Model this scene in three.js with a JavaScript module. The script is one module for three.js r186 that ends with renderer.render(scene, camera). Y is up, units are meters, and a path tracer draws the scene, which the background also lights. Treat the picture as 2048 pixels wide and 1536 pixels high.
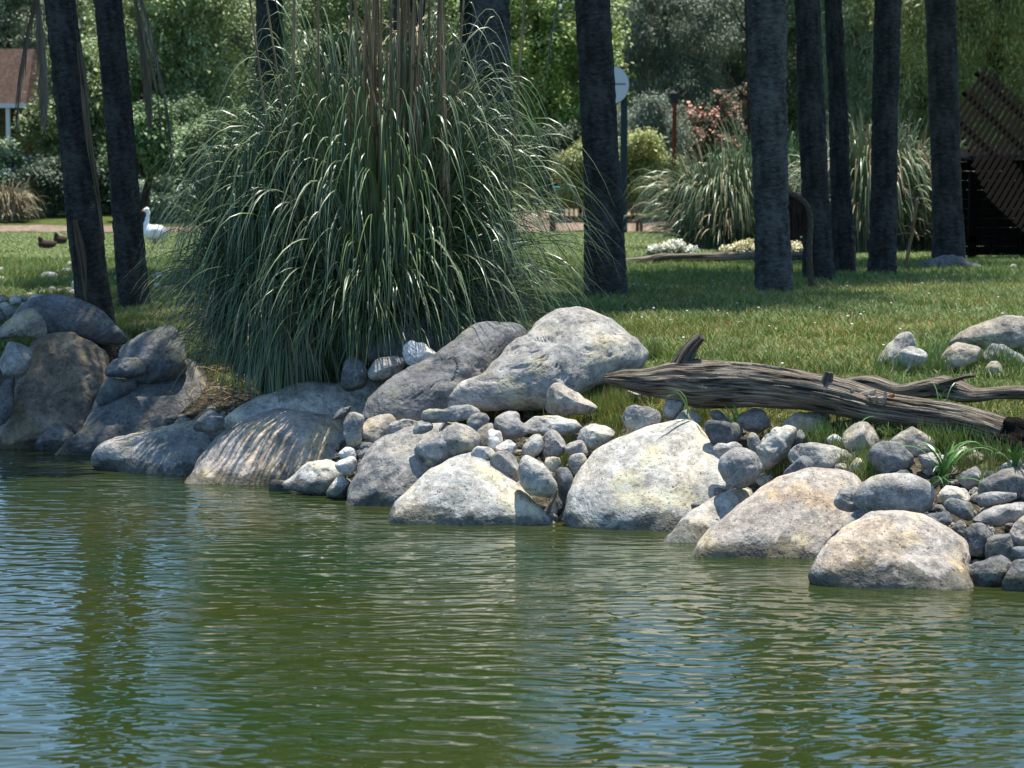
import * as THREE from 'three';
import { mergeGeometries } from 'three/addons/utils/BufferGeometryUtils.js';
import { MarchingCubes } from 'three/addons/objects/MarchingCubes.js';
import { ImprovedNoise } from 'three/addons/math/ImprovedNoise.js';

// ------------------------------------------------------------------ camera, sky, sun, exposure
const scene = new THREE.Scene();
const EYE = 2.2, FOCAL = 4620, TILT = Math.atan(384 / FOCAL);     // metres above the water; focal length in pixels of a 2048 px wide picture
const camera = new THREE.PerspectiveCamera(2 * Math.atan(768 / FOCAL) * 180 / Math.PI, 4 / 3, 0.5, 900);
camera.position.set(0, EYE, 0);
camera.rotation.x = -TILT;
camera.focus = 15.6;
camera.userData.fStop = 5;

const renderer = new THREE.WebGLRenderer({ antialias: true });
renderer.toneMapping = THREE.LinearToneMapping;
renderer.toneMappingExposure = 1.82;
renderer.shadowMap.enabled = true;

const SUN_EL = 78 * Math.PI / 180, SUN_AZ = 38 * Math.PI / 180;  // high, behind the scene, a little to the right
const toSun = new THREE.Vector3(Math.cos(SUN_EL) * Math.sin(SUN_AZ), Math.sin(SUN_EL), -Math.cos(SUN_EL) * Math.cos(SUN_AZ));
const sun = new THREE.DirectionalLight(new THREE.Color(1, 0.955, 0.87), 4.6);
sun.position.copy(toSun).multiplyScalar(60).add(new THREE.Vector3(0, 0, -25));
sun.target.position.set(0, 0, -25);
sun.castShadow = true;
sun.shadow.mapSize.set(4096, 4096);
Object.assign(sun.shadow.camera, { left: -40, right: 40, top: 60, bottom: -60, near: 1, far: 160 });
sun.shadow.radius = 1;
scene.add(sun, sun.target);

{ // clear summer sky: deep blue overhead, paler towards the horizon
  const W = 256, H = 128, a = new Float32Array(W * H * 4);
  for (let j = 0; j < H; j++) for (let i = 0; i < W; i++) {
    const el = ((j + 0.5) / H - 0.5) * Math.PI, s = Math.max(0, Math.sin(el)), k = Math.exp(-s * 4.2), o = (j * W + i) * 4;
    a[o] = 0.12 + 0.22 * k; a[o + 1] = 0.205 + 0.48 * k; a[o + 2] = 0.355 + 0.86 * k; a[o + 3] = 1;
  }
  const t = new THREE.DataTexture(a, W, H, THREE.RGBAFormat, THREE.FloatType);
  t.mapping = THREE.EquirectangularReflectionMapping; t.magFilter = t.minFilter = THREE.LinearFilter; t.needsUpdate = true;
  scene.background = t; scene.environment = t;
}

// ------------------------------------------------------------------ helpers
function rng(seed) { let a = seed >>> 0; return () => { a = (a + 0x6D2B79F5) >>> 0; let t = Math.imul(a ^ (a >>> 15), 1 | a); t = (t + Math.imul(t ^ (t >>> 7), 61 | t)) ^ t; return ((t ^ (t >>> 14)) >>> 0) / 4294967296; }; }
const perlin = new ImprovedNoise();
const N3 = (x, y, z) => perlin.noise(x + 200, y + 200, z + 200);
const fbm = (x, y, z, o = 4) => { let s = 0, a = 1, f = 1; for (let i = 0; i < o; i++) { s += a * N3(x * f, y * f, z * f + i * 7.3); a *= 0.5; f *= 2.03; } return s; };
const clamp = (x, a, b) => Math.min(b, Math.max(a, x)), lerp = (a, b, t) => a + (b - a) * t;
const smooth = (a, b, x) => { const t = clamp((x - a) / (b - a), 0, 1); return t * t * (3 - 2 * t); };
const V = (x, y, z) => new THREE.Vector3(x, y, z);
const C = (r, g, b) => new THREE.Color().setRGB(r, g, b);
const taken = new Map();
function numbered(name) { const n = taken.get(name) || 0; taken.set(name, n + 1); return n ? `${name}_${String(n).padStart(3, '0')}` : name; }
function tag(o, label, category, group, kind) {
  if (label) o.userData.label = label;
  if (category) o.userData.category = category;
  if (group) o.userData.group = group;
  if (kind) o.userData.kind = kind;
  return o;
}
function mesh(name, geo, mat, parent) {
  const m = new THREE.Mesh(geo, mat); m.castShadow = m.receiveShadow = true;
  m.name = parent ? name : numbered(name);
  (parent || scene).add(m); return m;
}
function thing(name, label, category, group, at) {
  const g = new THREE.Group(); g.name = numbered(name); if (at) g.position.copy(at);
  scene.add(g); return tag(g, label, category, group);
}
function structure(name, geo, mat, label) { const m = mesh(name, geo, mat); m.userData.kind = 'structure'; if (label) m.userData.label = label; return m; }
function geom(pos, idx, uv, col) {
  const g = new THREE.BufferGeometry();
  g.setAttribute('position', new THREE.Float32BufferAttribute(pos, 3));
  if (uv) g.setAttribute('uv', new THREE.Float32BufferAttribute(uv, 2));
  if (col) g.setAttribute('color', new THREE.Float32BufferAttribute(col, 3));
  if (idx) g.setIndex(idx);
  g.computeVertexNormals(); return g;
}
function merge(list) { return list.length === 1 ? list[0] : mergeGeometries(list, false); }

// a point of the place, from where the survey photograph shows it and its distance from the pond's near bank
function P(u, v, d) {
  const a = (u - 1024) / FOCAL, b = -(v - 768) / FOCAL, y = b * Math.cos(TILT) - Math.sin(TILT), z = -b * Math.sin(TILT) - Math.cos(TILT), t = d / -z;
  return V(a * t, EYE + y * t, -d);
}
const SHORE = [[-60, 24], [-12, 21.4], [-4.5, 20.3], [-4.0, 20.0], [-3.5, 19.4], [-2.64, 18.3], [-2.06, 17.7], [-1.58, 17.3], [-1.15, 16.5], [-0.76, 15.8], [-0.41, 15.5], [0.2, 15.6], [0.42, 15.4], [0.94, 14.9], [1.16, 14.5], [1.73, 14.1], [1.94, 13.6], [2.42, 13.0], [2.85, 12.95], [5, 12.2], [12, 10.5], [60, 9]];
function table(t, x) {
  if (x <= t[0][0]) return t[0][1];
  for (let i = 1; i < t.length; i++) if (x <= t[i][0]) return lerp(t[i - 1][1], t[i][1], (x - t[i - 1][0]) / (t[i][0] - t[i - 1][0]));
  return t[t.length - 1][1];
}
const shore = x => (table(SHORE, x - 0.12) + table(SHORE, x) + table(SHORE, x + 0.12)) / 3;
const BANK = [[-6, -1.2], [-1, -0.55], [0, -0.12], [0.5, 0.12], [1, 0.34], [1.5, 0.5], [2.2, 0.71], [3, 0.86], [3.6, 0.93], [6, 1.05], [9, 1.13], [40, 1.15]];
function ground(x, d) {
  const t = d - shore(x);
  let h = table(BANK, t);
  if (t > 0.5) h += 0.035 * fbm(x * 0.9, 3.1, d * 0.9, 3) * Math.min(1, t);
  h += 0.75 * smooth(60, 77, d) + Math.max(0, d - 75) * 0.015;
  h = Math.max(h, 0.6 * smooth(3.2, 0.5, d) - 1.3);
  return h;
}
const soil = (x, d) => V(x, ground(x, d), -d);
function G(u, v, from = 9) {            // where the line of sight to that spot meets the ground
  for (let d = from; d < 140; d += 0.03) { const p = P(u, v, d); if (p.y < ground(p.x, d)) return d; }
  return 140;
}

// ------------------------------------------------------------------ textures: what the surfaces are made of
function lattice(n, seed) { const r = rng(seed), a = new Float32Array(n * n); for (let i = 0; i < a.length; i++) a[i] = r(); return a; }
function tileNoise(size, cells, seed, stretch = 1) {           // repeats seamlessly
  const cx = cells, cy = Math.max(1, Math.round(cells / stretch)), m = Math.max(cx, cy), l = lattice(m, seed), out = new Float32Array(size * size);
  for (let y = 0; y < size; y++) { const fy = y / size * cy, y0 = Math.floor(fy), ty = fy - y0, sy = ty * ty * (3 - 2 * ty), ya = y0 % cy, yb = (y0 + 1) % cy;
    for (let x = 0; x < size; x++) { const fx = x / size * cx, x0 = Math.floor(fx), tx = fx - x0, sx = tx * tx * (3 - 2 * tx), xa = x0 % cx, xb = (x0 + 1) % cx;
      out[y * size + x] = lerp(lerp(l[ya * m + xa], l[ya * m + xb], sx), lerp(l[yb * m + xa], l[yb * m + xb], sx), sy); } }
  return out;
}
function texture(size, fn, srgb) {
  const a = new Uint8Array(size * size * 4);
  for (let i = 0; i < size * size; i++) { const c = fn(i); a[i * 4] = clamp(c[0] * 255, 0, 255); a[i * 4 + 1] = clamp(c[1] * 255, 0, 255); a[i * 4 + 2] = clamp(c[2] * 255, 0, 255); a[i * 4 + 3] = 255; }
  const t = new THREE.DataTexture(a, size, size); t.wrapS = t.wrapT = THREE.RepeatWrapping; t.magFilter = THREE.LinearFilter; t.minFilter = THREE.LinearMipmapLinearFilter; t.generateMipmaps = true;
  if (srgb) t.colorSpace = THREE.SRGBColorSpace; t.needsUpdate = true; return t;
}
const G1 = { a: tileNoise(1024, 160, 11), b: tileNoise(1024, 64, 12), c: tileNoise(1024, 24, 13), d: tileNoise(1024, 8, 14), e: tileNoise(1024, 260, 15), f: tileNoise(1024, 190, 16), h: tileNoise(1024, 40, 17, 0.4) };
const graniteMap = texture(1024, i => {         // grey groundmass, white feldspar, dark mica, rusty grains
  let v = 0.88 + 0.22 * (G1.b[i] - 0.5) + 0.20 * (G1.c[i] - 0.5) + 0.18 * (G1.d[i] - 0.5) + 0.14 * (G1.e[i] - 0.5);
  let r = v, g = v, b = v;
  if (G1.a[i] > 0.80) { const k = Math.min(1, (G1.a[i] - 0.80) * 9); r = lerp(r, 1, k); g = lerp(g, 0.99, k); b = lerp(b, 0.96, k); }
  if (G1.f[i] < 0.17) { const k = Math.min(1, (0.17 - G1.f[i]) * 8); r = lerp(r, 0.42, k); g = lerp(g, 0.42, k); b = lerp(b, 0.42, k); }
  const w = clamp((G1.d[i] - 0.55) * 3 + (G1.b[i] - 0.5), 0, 1); r *= 1 + 0.03 * w; b *= 1 - 0.10 * w;
  return [r, g, b];
}, true);
const graniteBump = texture(1024, i => { const v = 0.5 + 0.25 * (G1.f[i] - 0.5) + 0.42 * (G1.b[i] - 0.5) + 0.35 * (G1.c[i] - 0.5) + 0.3 * (G1.h[i] - 0.5) + 0.2 * (G1.a[i] - 0.5); return [v, v, v]; });
const BK = { a: tileNoise(512, 96, 31, 12), b: tileNoise(512, 40, 32, 8), c: tileNoise(512, 14, 33, 3), d: tileNoise(512, 128, 34, 2) };
const woodMap = texture(512, i => { let v = 0.72 + 0.38 * (BK.a[i] - 0.5) + 0.35 * (BK.b[i] - 0.5) + 0.3 * (BK.c[i] - 0.5) + 0.12 * (BK.d[i] - 0.5); if (BK.b[i] < 0.2) v *= 0.62; const w = BK.c[i]; return [v, v * (0.955 + 0.03 * w), v * (0.90 + 0.05 * w)]; }, true);
const woodBump = texture(512, i => { const v = 0.5 + 0.5 * (BK.a[i] - 0.5) + 0.6 * (BK.b[i] - 0.5) + 0.2 * (BK.d[i] - 0.5); return [v, v, v]; });
const TR = { a: tileNoise(512, 128, 41, 0.5), b: tileNoise(512, 12, 42, 0.22), c: tileNoise(512, 10, 43), d: tileNoise(512, 24, 44, 0.2) };
const palmMap = texture(512, i => { const v = 0.78 + 0.2 * (TR.a[i] - 0.5) + 0.26 * (TR.b[i] - 0.5) + 0.3 * (TR.c[i] - 0.5) + 0.22 * (TR.d[i] - 0.5); return [v, v, v * 0.98]; }, true);
const palmBump = texture(512, i => { const v = 0.5 + 0.4 * (TR.a[i] - 0.5) + 0.4 * (TR.b[i] - 0.5) + 0.5 * (TR.d[i] - 0.5); return [v, v, v]; });
const EA = { a: tileNoise(512, 128, 51), b: tileNoise(512, 48, 52), c: tileNoise(512, 12, 53), d: tileNoise(512, 200, 54) };
const earthMap = texture(512, i => { let v = 0.74 + 0.3 * (EA.a[i] - 0.5) + 0.3 * (EA.b[i] - 0.5) + 0.25 * (EA.c[i] - 0.5) + 0.3 * (EA.d[i] - 0.5); return [v, v, v * 0.96]; }, true);
const earthBump = texture(512, i => { const v = 0.5 + 0.4 * (EA.a[i] - 0.5) + 0.5 * (EA.b[i] - 0.5) + 0.3 * (EA.d[i] - 0.5); return [v, v, v]; });
function at(tex, rx, ry) { const t = tex.clone(); t.repeat.set(rx, ry); t.needsUpdate = true; return t; }

const std = o => new THREE.MeshPhysicalMaterial({ roughness: 0.9, specularIntensity: 0.35, ...o });
const leafMat = (o = {}) => new THREE.MeshPhysicalMaterial({ vertexColors: true, side: THREE.DoubleSide, roughness: 0.55, ...o });

// ------------------------------------------------------------------ the ground, one sheet out to the horizon
{
  const xs = [], ds = [];
  for (let x = -420; x < -12; x += Math.max(0.3, (-12 - x) * 0.16 + 0.3)) xs.push(x);
  for (let x = -12; x <= 12; x += 0.11) xs.push(x);
  for (let x = 12.3; x < 420; x += Math.max(0.3, (x - 12) * 0.19 + 0.3)) xs.push(x);
  for (let d = -150; d < 8; d += Math.max(0.4, (8 - d) * 0.18)) ds.push(d);
  for (let d = 8; d < 26; d += 0.11) ds.push(d);
  for (let d = 26; d < 520; d += Math.max(0.2, (d - 22) * 0.05)) ds.push(d);
  const pos = [], col = [], uv = [], idx = [], n = xs.length;
  for (const d of ds) for (const x of xs) {
    pos.push(x, ground(x, d), -d); uv.push(x, d);
    const t = d - shore(x) + 0.5 * fbm(x * 1.7, 9, d * 1.7, 3);
    const k = smooth(1.55, 2.1, t), w = 0.5 + 0.5 * clamp(fbm(x * 0.5, 1, d * 0.5, 4) * 1.6, -1, 1), mud = smooth(0.2, -0.2, d - shore(x));
    let r = lerp(0.13, 0.115 + 0.075 * w, k), g = lerp(0.11, 0.155 + 0.03 * w, k), b = lerp(0.08, 0.04, k);
    if (d > 58) { r *= 0.92; g *= 1.02; }
    r = lerp(r, 0.07, mud); g = lerp(g, 0.065, mud); b = lerp(b, 0.035, mud);
    col.push(r, g, b);
  }
  for (let j = 0; j < ds.length - 1; j++) for (let i = 0; i < n - 1; i++) { const a = j * n + i; idx.push(a, a + 1, a + n, a + 1, a + n + 1, a + n); }
  structure('ground', geom(pos, idx, uv, col), std({ vertexColors: true, map: at(earthMap, 0.7, 0.7), bumpMap: at(earthBump, 0.7, 0.7), bumpScale: 0.02, roughness: 1 }), 'lawn and earth bank sloping down to the pond');
}

// ------------------------------------------------------------------ the pond: murky green water, wind ripples with crests across the view
{
  const S = 1024, T = 3.6, h = new Float32Array(S * S), r = rng(77), waves = [];
  for (let k = 0; k < 64; k++) {
    const lam = 0.055 * Math.pow(7, r()), ang = (r() + r() + r() - 1.5) * 0.58 + 0.07, kx = Math.round(T / lam * Math.sin(ang)), kz = Math.max(3, Math.round(T / lam * Math.cos(ang)));
    const l = T / Math.hypot(kx, kz); waves.push([kx, kz, 0.0019 * l * (l < 0.08 ? 0.6 : l > 0.24 ? 0.6 : 1) * (0.6 + 0.8 * r()), r() * 6.283]);
  }
  const gust = tileNoise(S, 5, 78), gust2 = tileNoise(S, 13, 79);
  const nx = new Float32Array(S * S), nz = new Float32Array(S * S);
  for (const [kx, kz, a, ph] of waves) {
    const sx = 2 * Math.PI * kx / S, sz = 2 * Math.PI * kz / S, gx = 2 * Math.PI * kx / T * a, gz = 2 * Math.PI * kz / T * a;
    for (let y = 0; y < S; y++) for (let x = 0; x < S; x++) { const c = Math.cos(sx * x + sz * y + ph), i = y * S + x; nx[i] += gx * c; nz[i] += gz * c; }
  }
  const tex = texture(S, i => { const k = 0.55 + 0.55 * gust[i] + 0.45 * gust2[i], x = -nx[i] * k, y = -nz[i] * k, l = Math.hypot(x, y, 1); return [0.5 + 0.5 * x / l, 0.5 + 0.5 * y / l, 0.5 + 0.5 / l]; });
  const pos = [], uv = [], idx = [], col = [], X = 96, D = 90;
  for (let j = 0; j <= D; j++) for (let i = 0; i <= X; i++) {
    const x = -40 + 80 * i / X, d = -4 + 32 * j / D; pos.push(x, 0, -d);
    const wx = 0.35 * fbm(x * 0.35, 4, d * 0.35, 2), wd = 0.25 * fbm(x * 0.3, 14, d * 0.3, 2);
    uv.push((x + wx) / T, (d + wd) / T);
    const a = clamp(0.5 + fbm(x * 0.55, 2, d * 0.55, 3), 0, 1);
    col.push(lerp(0.016, 0.030, a), lerp(0.033, 0.037, a), lerp(0.008, 0.007, a));
  }
  for (let j = 0; j < D; j++) for (let i = 0; i < X; i++) { const a = j * (X + 1) + i; idx.push(a, a + 1, a + X + 1, a + 1, a + X + 2, a + X + 1); }
  structure('water', geom(pos, idx, uv, col), new THREE.MeshPhysicalMaterial({ vertexColors: true, roughness: 0.03, ior: 1.33, normalMap: tex, normalScale: new THREE.Vector2(1, 1) }), 'rippled murky green pond water');
}

// ------------------------------------------------------------------ pink paved path beyond the lawn
{
  const pos = [], uv = [], idx = [], n = 160;
  for (let i = 0; i <= n; i++) {
    const x = -46 + 52 * i / n, near = 60.2 + 0.35 * Math.sin(x * 0.25), far = near + 3.6 + 6.5 * smooth(-3, -0.6, x) * smooth(5.5, 2.6, x);
    for (let k = 0; k <= 6; k++) { const d = lerp(near, far, k / 6); pos.push(x, ground(x, d) + 0.03, -d); uv.push(x, d); }
  }
  for (let i = 0; i < n; i++) for (let k = 0; k < 6; k++) { const a = i * 7 + k; idx.push(a, a + 7, a + 1, a + 1, a + 7, a + 8); }
  structure('path', geom(pos, idx, uv), std({ color: C(0.42, 0.30, 0.25), map: at(earthMap, 0.6, 0.6), bumpMap: at(earthBump, 0.6, 0.6), bumpScale: 0.01 }), 'pink paved garden path beyond the lawn');
}

// ------------------------------------------------------------------ rocks: outline, tilt and thickness of each, rounded and weathered
const rockMat = {};
function rockMaterial(key) {
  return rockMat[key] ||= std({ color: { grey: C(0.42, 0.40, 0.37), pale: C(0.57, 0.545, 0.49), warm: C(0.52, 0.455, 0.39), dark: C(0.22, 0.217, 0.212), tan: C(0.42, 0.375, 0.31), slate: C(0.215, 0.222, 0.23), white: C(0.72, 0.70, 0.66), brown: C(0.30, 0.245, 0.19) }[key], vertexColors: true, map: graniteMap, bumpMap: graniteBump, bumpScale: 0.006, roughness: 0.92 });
}
let rockSeed = 1;
// opts: tint, tilt (degrees leaning back), deep (thickness / size), d (distance), round (2 = ellipsoid, more = blockier), facets, rough, sink, wet (waterline band), warm/dark patch strength
function rock(name, label, pts, o = {}) {
  const seed = rockSeed++, r = rng(seed * 7919), tilt = (o.tilt ?? 22) * Math.PI / 180;
  let poly = pts.map(p => [...p]);
  let vmax = Math.max(...poly.map(p => p[1])), vmin = Math.min(...poly.map(p => p[1])), uc = poly.reduce((s, p) => s + p[0], 0) / poly.length;
  const g0 = o.wet ? FOCAL * EYE / (vmax - 384) : G(uc, vmax), d0 = o.d ? Math.min(o.d, g0) : g0;
  const base = P(uc, vmax, d0 + (o.back ?? (o.sink > 20 ? 0.1 : 0)));
  if (o.sink) for (const p of poly) { const k = smooth(vmin + 0.3 * (vmax - vmin), vmax, p[1]); p[1] += o.sink * 1.3 * k; p[0] += (p[0] - uc) * 0.07 * k; }
  // the leaning plane of the outline through the rock's foot
  const ey = V(0, Math.cos(tilt), -Math.sin(tilt)), en = V(0, Math.sin(tilt), Math.cos(tilt)), eye = V(0, EYE, 0);
  const flat = poly.map(([u, v]) => { const dir = P(u, v, 1).sub(eye), t = base.clone().sub(eye).dot(en) / dir.dot(en), q = eye.clone().addScaledVector(dir, t).sub(base); return [q.x, q.dot(ey)]; });
  // smooth closed outline
  const curve = new THREE.CatmullRomCurve3(flat.map(([a, b]) => V(a, b, 0)), true, 'catmullrom', 0.45), line = curve.getPoints(120);
  let ca = 0, cb = 0, area = 0; for (let i = 0; i < 120; i++) { const p = line[i], q = line[i + 1], k = p.x * q.y - q.x * p.y; area += k; ca += (p.x + q.x) * k; cb += (p.y + q.y) * k; }
  ca /= 3 * area; cb /= 3 * area;
  const R = Math.sqrt(Math.abs(area) / 2 / Math.PI), big = R > 0.22, NT = big ? 132 : R > 0.09 ? 60 : 30, NP = big ? 72 : R > 0.09 ? 36 : 20;
  const rad = [];
  for (let k = 0; k < NT; k++) {
    const th = 2 * Math.PI * k / NT, c = Math.cos(th), s = Math.sin(th); let best = 0.02 * R;
    for (let i = 0; i < 120; i++) { const px = line[i].x - ca, py = line[i].y - cb, qx = line[i + 1].x - ca - px, qy = line[i + 1].y - cb - py, det = c * -qy + qx * s; if (Math.abs(det) < 1e-9) continue; const t = (px * -qy + qx * py) / det, w = (c * py - s * px) / det; if (w >= -1e-6 && w <= 1.000001 && t > best) best = t; }
    rad.push(best);
  }
  const halfB = Math.min((Math.max(...flat.map(p => p[1])) - Math.min(...flat.map(p => p[1]))) / 2, (Math.max(...flat.map(p => p[0])) - Math.min(...flat.map(p => p[0]))) / 2);
  const T = halfB * (o.deep ?? 0.85), e = o.round ?? 2.25, pos = [], idx = [], plan = [];
  for (let j = 0; j <= NP; j++) {
    const ph = Math.PI * j / NP, sp = Math.sin(ph), cp = Math.cos(ph), m = Math.pow(Math.pow(Math.abs(sp), e) + Math.pow(Math.abs(cp), e), -1 / e), rho = sp * m, zf = cp * m * T;
    if (j === 0 || j === NP) { pos.push(ca, cb, zf); plan.push(ca, cb); continue; }
    for (let k = 0; k < NT; k++) { const th = 2 * Math.PI * k / NT; pos.push(ca + rad[k] * rho * Math.cos(th), cb + rad[k] * rho * Math.sin(th), zf); const q = rad[k] * ph * 0.85; plan.push(ca + q * Math.cos(th), cb + q * Math.sin(th)); }
  }
  const at2 = (j, k) => j === 0 ? 0 : j === NP ? 1 + (NP - 1) * NT : 1 + (j - 1) * NT + (k % NT);
  for (let j = 0; j < NP; j++) for (let k = 0; k < NT; k++) { const a = at2(j, k), b = at2(j + 1, k), c = at2(j + 1, k + 1), d = at2(j, k + 1); if (j > 0) idx.push(a, b, d); if (j < NP - 1) idx.push(b, c, d); }
  // cleft faces
  const cuts = []; for (let k = 0; k < (o.facets ?? 0); k++) { const n = V(r() * 2 - 1, r() * 1.6 - 0.5, r() * 1.3 - 0.15).normalize(); cuts.push([n, halfB * (0.5 + 0.32 * r())]); }
  for (let i = 0; i < pos.length; i += 3) for (const [n, h] of cuts) { const s = ((pos[i] - ca) * n.x + (pos[i + 1] - cb) * n.y + pos[i + 2] * n.z) - h; if (s > 0) { pos[i] -= n.x * s * 0.72; pos[i + 1] -= n.y * s * 0.72; pos[i + 2] -= n.z * s * 0.72; } }
  let g = geom(pos.slice(), idx);
  const nr = g.attributes.normal, ro = o.rough ?? 1, off = seed * 3.17;
  const wpos = [], uv = [], col = [], foot = base.clone(), cs = Math.cos(seed * 1.3), sn = Math.sin(seed * 1.3);
  for (let i = 0; i < pos.length / 3; i++) {
    const x = pos[i * 3], y = pos[i * 3 + 1], z = pos[i * 3 + 2], q = 1 / R;
    let disp = R * 0.055 * ro * fbm(x * q * 1.3 + off, y * q * 1.3, z * q * 1.3, 3);
    disp += Math.min(R, 0.3) * 0.02 * ro * fbm(x * 11 + off, y * 11, z * 11, 4);
    if (o.cracks) { const c = Math.abs(fbm(x * 2.2 + y * 1.1 + off, y * 4.2 - x * 1.6, z * 2, 3)); if (c < 0.045) disp -= 0.02 * (1 - c / 0.045); }
    const a = x + nr.getX(i) * disp, b = y + nr.getY(i) * disp, c = z + nr.getZ(i) * disp;
    const p = V(a, ey.y * b + en.y * c, ey.z * b + en.z * c); wpos.push(p.x, p.y, p.z);
    const X = p.x + foot.x, Y = p.y + foot.y, Z = p.z + foot.z;
    { const a0 = plan[i * 2] * 0.75, b0 = plan[i * 2 + 1] * 0.75; uv.push(a0 * cs - b0 * sn + seed * 0.37, a0 * sn + b0 * cs + seed * 0.21); }
    // mineral streaks, lichen, rust, and the dark algae tide-mark of stones that stand in the pond
    const n1 = fbm(X * 2.1 + off, Y * 2.1, Z * 2.1, 4), n2 = fbm(X * 6.3, Y * 6.3 + off, Z * 6.3, 4), n3 = fbm(X * 3.3 + 31, Y * 3.3, Z * 3.3 + off, 4);
    let v = 1 + 0.20 * n1 + 0.16 * n2, cr = v, cg = v, cb2 = v;
    const lich = smooth(0.16, 0.34, n3 + 0.35 * n2) * (o.lichen ?? 0.5); cr *= 1 - 0.42 * lich; cg *= 1 - 0.38 * lich; cb2 *= 1 - 0.37 * lich;
    const rust = smooth(0.05, 0.4, n1 - 0.3 * n2) * (o.rust ?? 0.3); cr *= 1 + 0.12 * rust; cg *= 1 - 0.03 * rust; cb2 *= 1 - 0.22 * rust;
    if (o.wet && Y < 0.085 + 0.08 * n2 + 0.06 * n1) { cr *= 0.40; cg *= 0.41; cb2 *= 0.39; }
    col.push(cr, cg, cb2);
  }
  g = geom(wpos, idx, uv, col);
  const m = mesh(name, g, rockMaterial(o.tint ?? 'grey')); m.position.copy(foot);
  return tag(m, label, o.cat ?? name, o.group);
}
const oval = (u, v, a, b, seed = 0) => { const r = rng(seed + u * 13 + v * 7 | 0), out = []; for (let k = 0; k < 9; k++) { const t = 2 * Math.PI * k / 9; out.push([u + a * Math.cos(t) * (0.88 + 0.2 * r()), v + b * Math.sin(t) * (0.88 + 0.2 * r())]); } return out; };

// big boulders along the water
rock('boulder', 'long low grey slab sliding into the water below the left edge of the pampas grass', [[185, 908], [215, 893], [293, 879], [390, 858], [450, 850], [470, 880], [430, 925], [375, 948], [351, 943], [293, 934], [234, 916]], { tint: 'grey', tilt: 62, deep: 0.45, wet: 1, sink: 33 });
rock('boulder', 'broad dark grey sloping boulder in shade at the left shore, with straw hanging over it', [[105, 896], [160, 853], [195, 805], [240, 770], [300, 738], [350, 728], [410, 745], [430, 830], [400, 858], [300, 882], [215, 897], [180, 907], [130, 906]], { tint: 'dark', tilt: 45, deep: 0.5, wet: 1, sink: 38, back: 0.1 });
rock('boulder', 'broad rounded tan-grey boulder at the waterline left of the upright post-like rock', [[370, 950], [399, 907], [448, 868], [497, 847], [540, 831], [575, 828], [653, 834], [690, 837], [705, 868], [700, 900], [690, 930], [633, 950], [575, 962], [545, 966], [477, 968], [399, 963]], { tint: 'warm', tilt: 48, deep: 0.42, wet: 1, sink: 38, rust: 0.6 });
rock('boulder', 'coarse grey boulder at the waterline with the mottled oval stone resting on it', [[691, 990], [697, 967], [708, 940], [734, 912], [777, 879], [835, 860], [894, 852], [940, 867], [930, 900], [900, 940], [865, 980], [820, 1005], [781, 1012], [738, 1009], [699, 1005]], { tint: 'grey', tilt: 38, deep: 0.55, wet: 1, sink: 38, rust: 0.5, rough: 1.3 });
rock('boulder', 'bright cream dome-shaped boulder standing furthest into the water mid-shore', [[784, 1018], [796, 994], [845, 957], [894, 930], [941, 914], [982, 922], [1011, 948], [1045, 972], [1075, 995], [1112, 1020], [1106, 1036], [1037, 1042], [959, 1049], [900, 1047], [840, 1040], [800, 1028]], { tint: 'pale', tilt: 42, deep: 0.6, wet: 1, sink: 43, rust: 0.6, lichen: 0.15 });
rock('boulder', 'large pale speckled boulder below the left end of the fallen log', [[1136, 1002], [1150, 958], [1180, 915], [1240, 883], [1320, 856], [1370, 849], [1397, 858], [1415, 888], [1455, 912], [1490, 945], [1510, 985], [1440, 1040], [1370, 1062], [1280, 1058], [1215, 1050], [1170, 1035]], { tint: 'pale', tilt: 46, deep: 0.42, wet: 1, sink: 33, lichen: 0.35, rough: 0.9 });
rock('boulder', 'low cream ledge of stone lapped by water under the large speckled boulder', [[1148, 1047], [1190, 1036], [1250, 1028], [1330, 1034], [1345, 1050], [1300, 1060], [1210, 1058]], { tint: 'pale', tilt: 60, deep: 0.5, wet: 1, sink: 8, d: 15.2 });
rock('boulder', 'narrow pale slab wedged at the waterline between two large pinkish and speckled boulders', [[1318, 1072], [1370, 1035], [1440, 1000], [1480, 986], [1505, 996], [1470, 1050], [1410, 1088], [1360, 1087]], { tint: 'pale', tilt: 48, deep: 0.5, wet: 1, sink: 33, rust: 0.6 });
rock('boulder', 'large smooth pinkish boulder with a dark tide-mark at its foot', [[1385, 1092], [1430, 1042], [1490, 1000], [1540, 970], [1600, 951], [1640, 944], [1690, 950], [1725, 975], [1730, 1040], [1700, 1090], [1640, 1115], [1600, 1119], [1500, 1112], [1420, 1102]], { tint: 'warm', tilt: 46, deep: 0.42, wet: 1, sink: 33, rust: 0.9, lichen: 0.15, rough: 0.8 });
rock('boulder', 'pinkish-grey rounded boulder nearest the viewer, under the big oval stone', [[1623, 1128], [1650, 1095], [1700, 1055], [1760, 1033], [1840, 1036], [1890, 1056], [1930, 1080], [1940, 1105], [1935, 1125], [1950, 1160], [1935, 1176], [1850, 1182], [1740, 1168], [1660, 1148]], { tint: 'warm', tilt: 42, deep: 0.5, wet: 1, sink: 38, rust: 0.6, lichen: 0.5 });
rock('boulder', 'big light grey boulder crowning the bank at the lawn edge', [[893, 813], [890, 795], [930, 774], [985, 730], [1040, 680], [1070, 650], [1110, 628], [1160, 622], [1210, 640], [1260, 675], [1297, 706], [1275, 735], [1215, 760], [1160, 790], [1100, 808], [1000, 816], [940, 817]], { tint: 'grey', tilt: 42, deep: 0.42, d: 16.9, cracks: 1, rough: 1.2, lichen: 0.3 });
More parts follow.
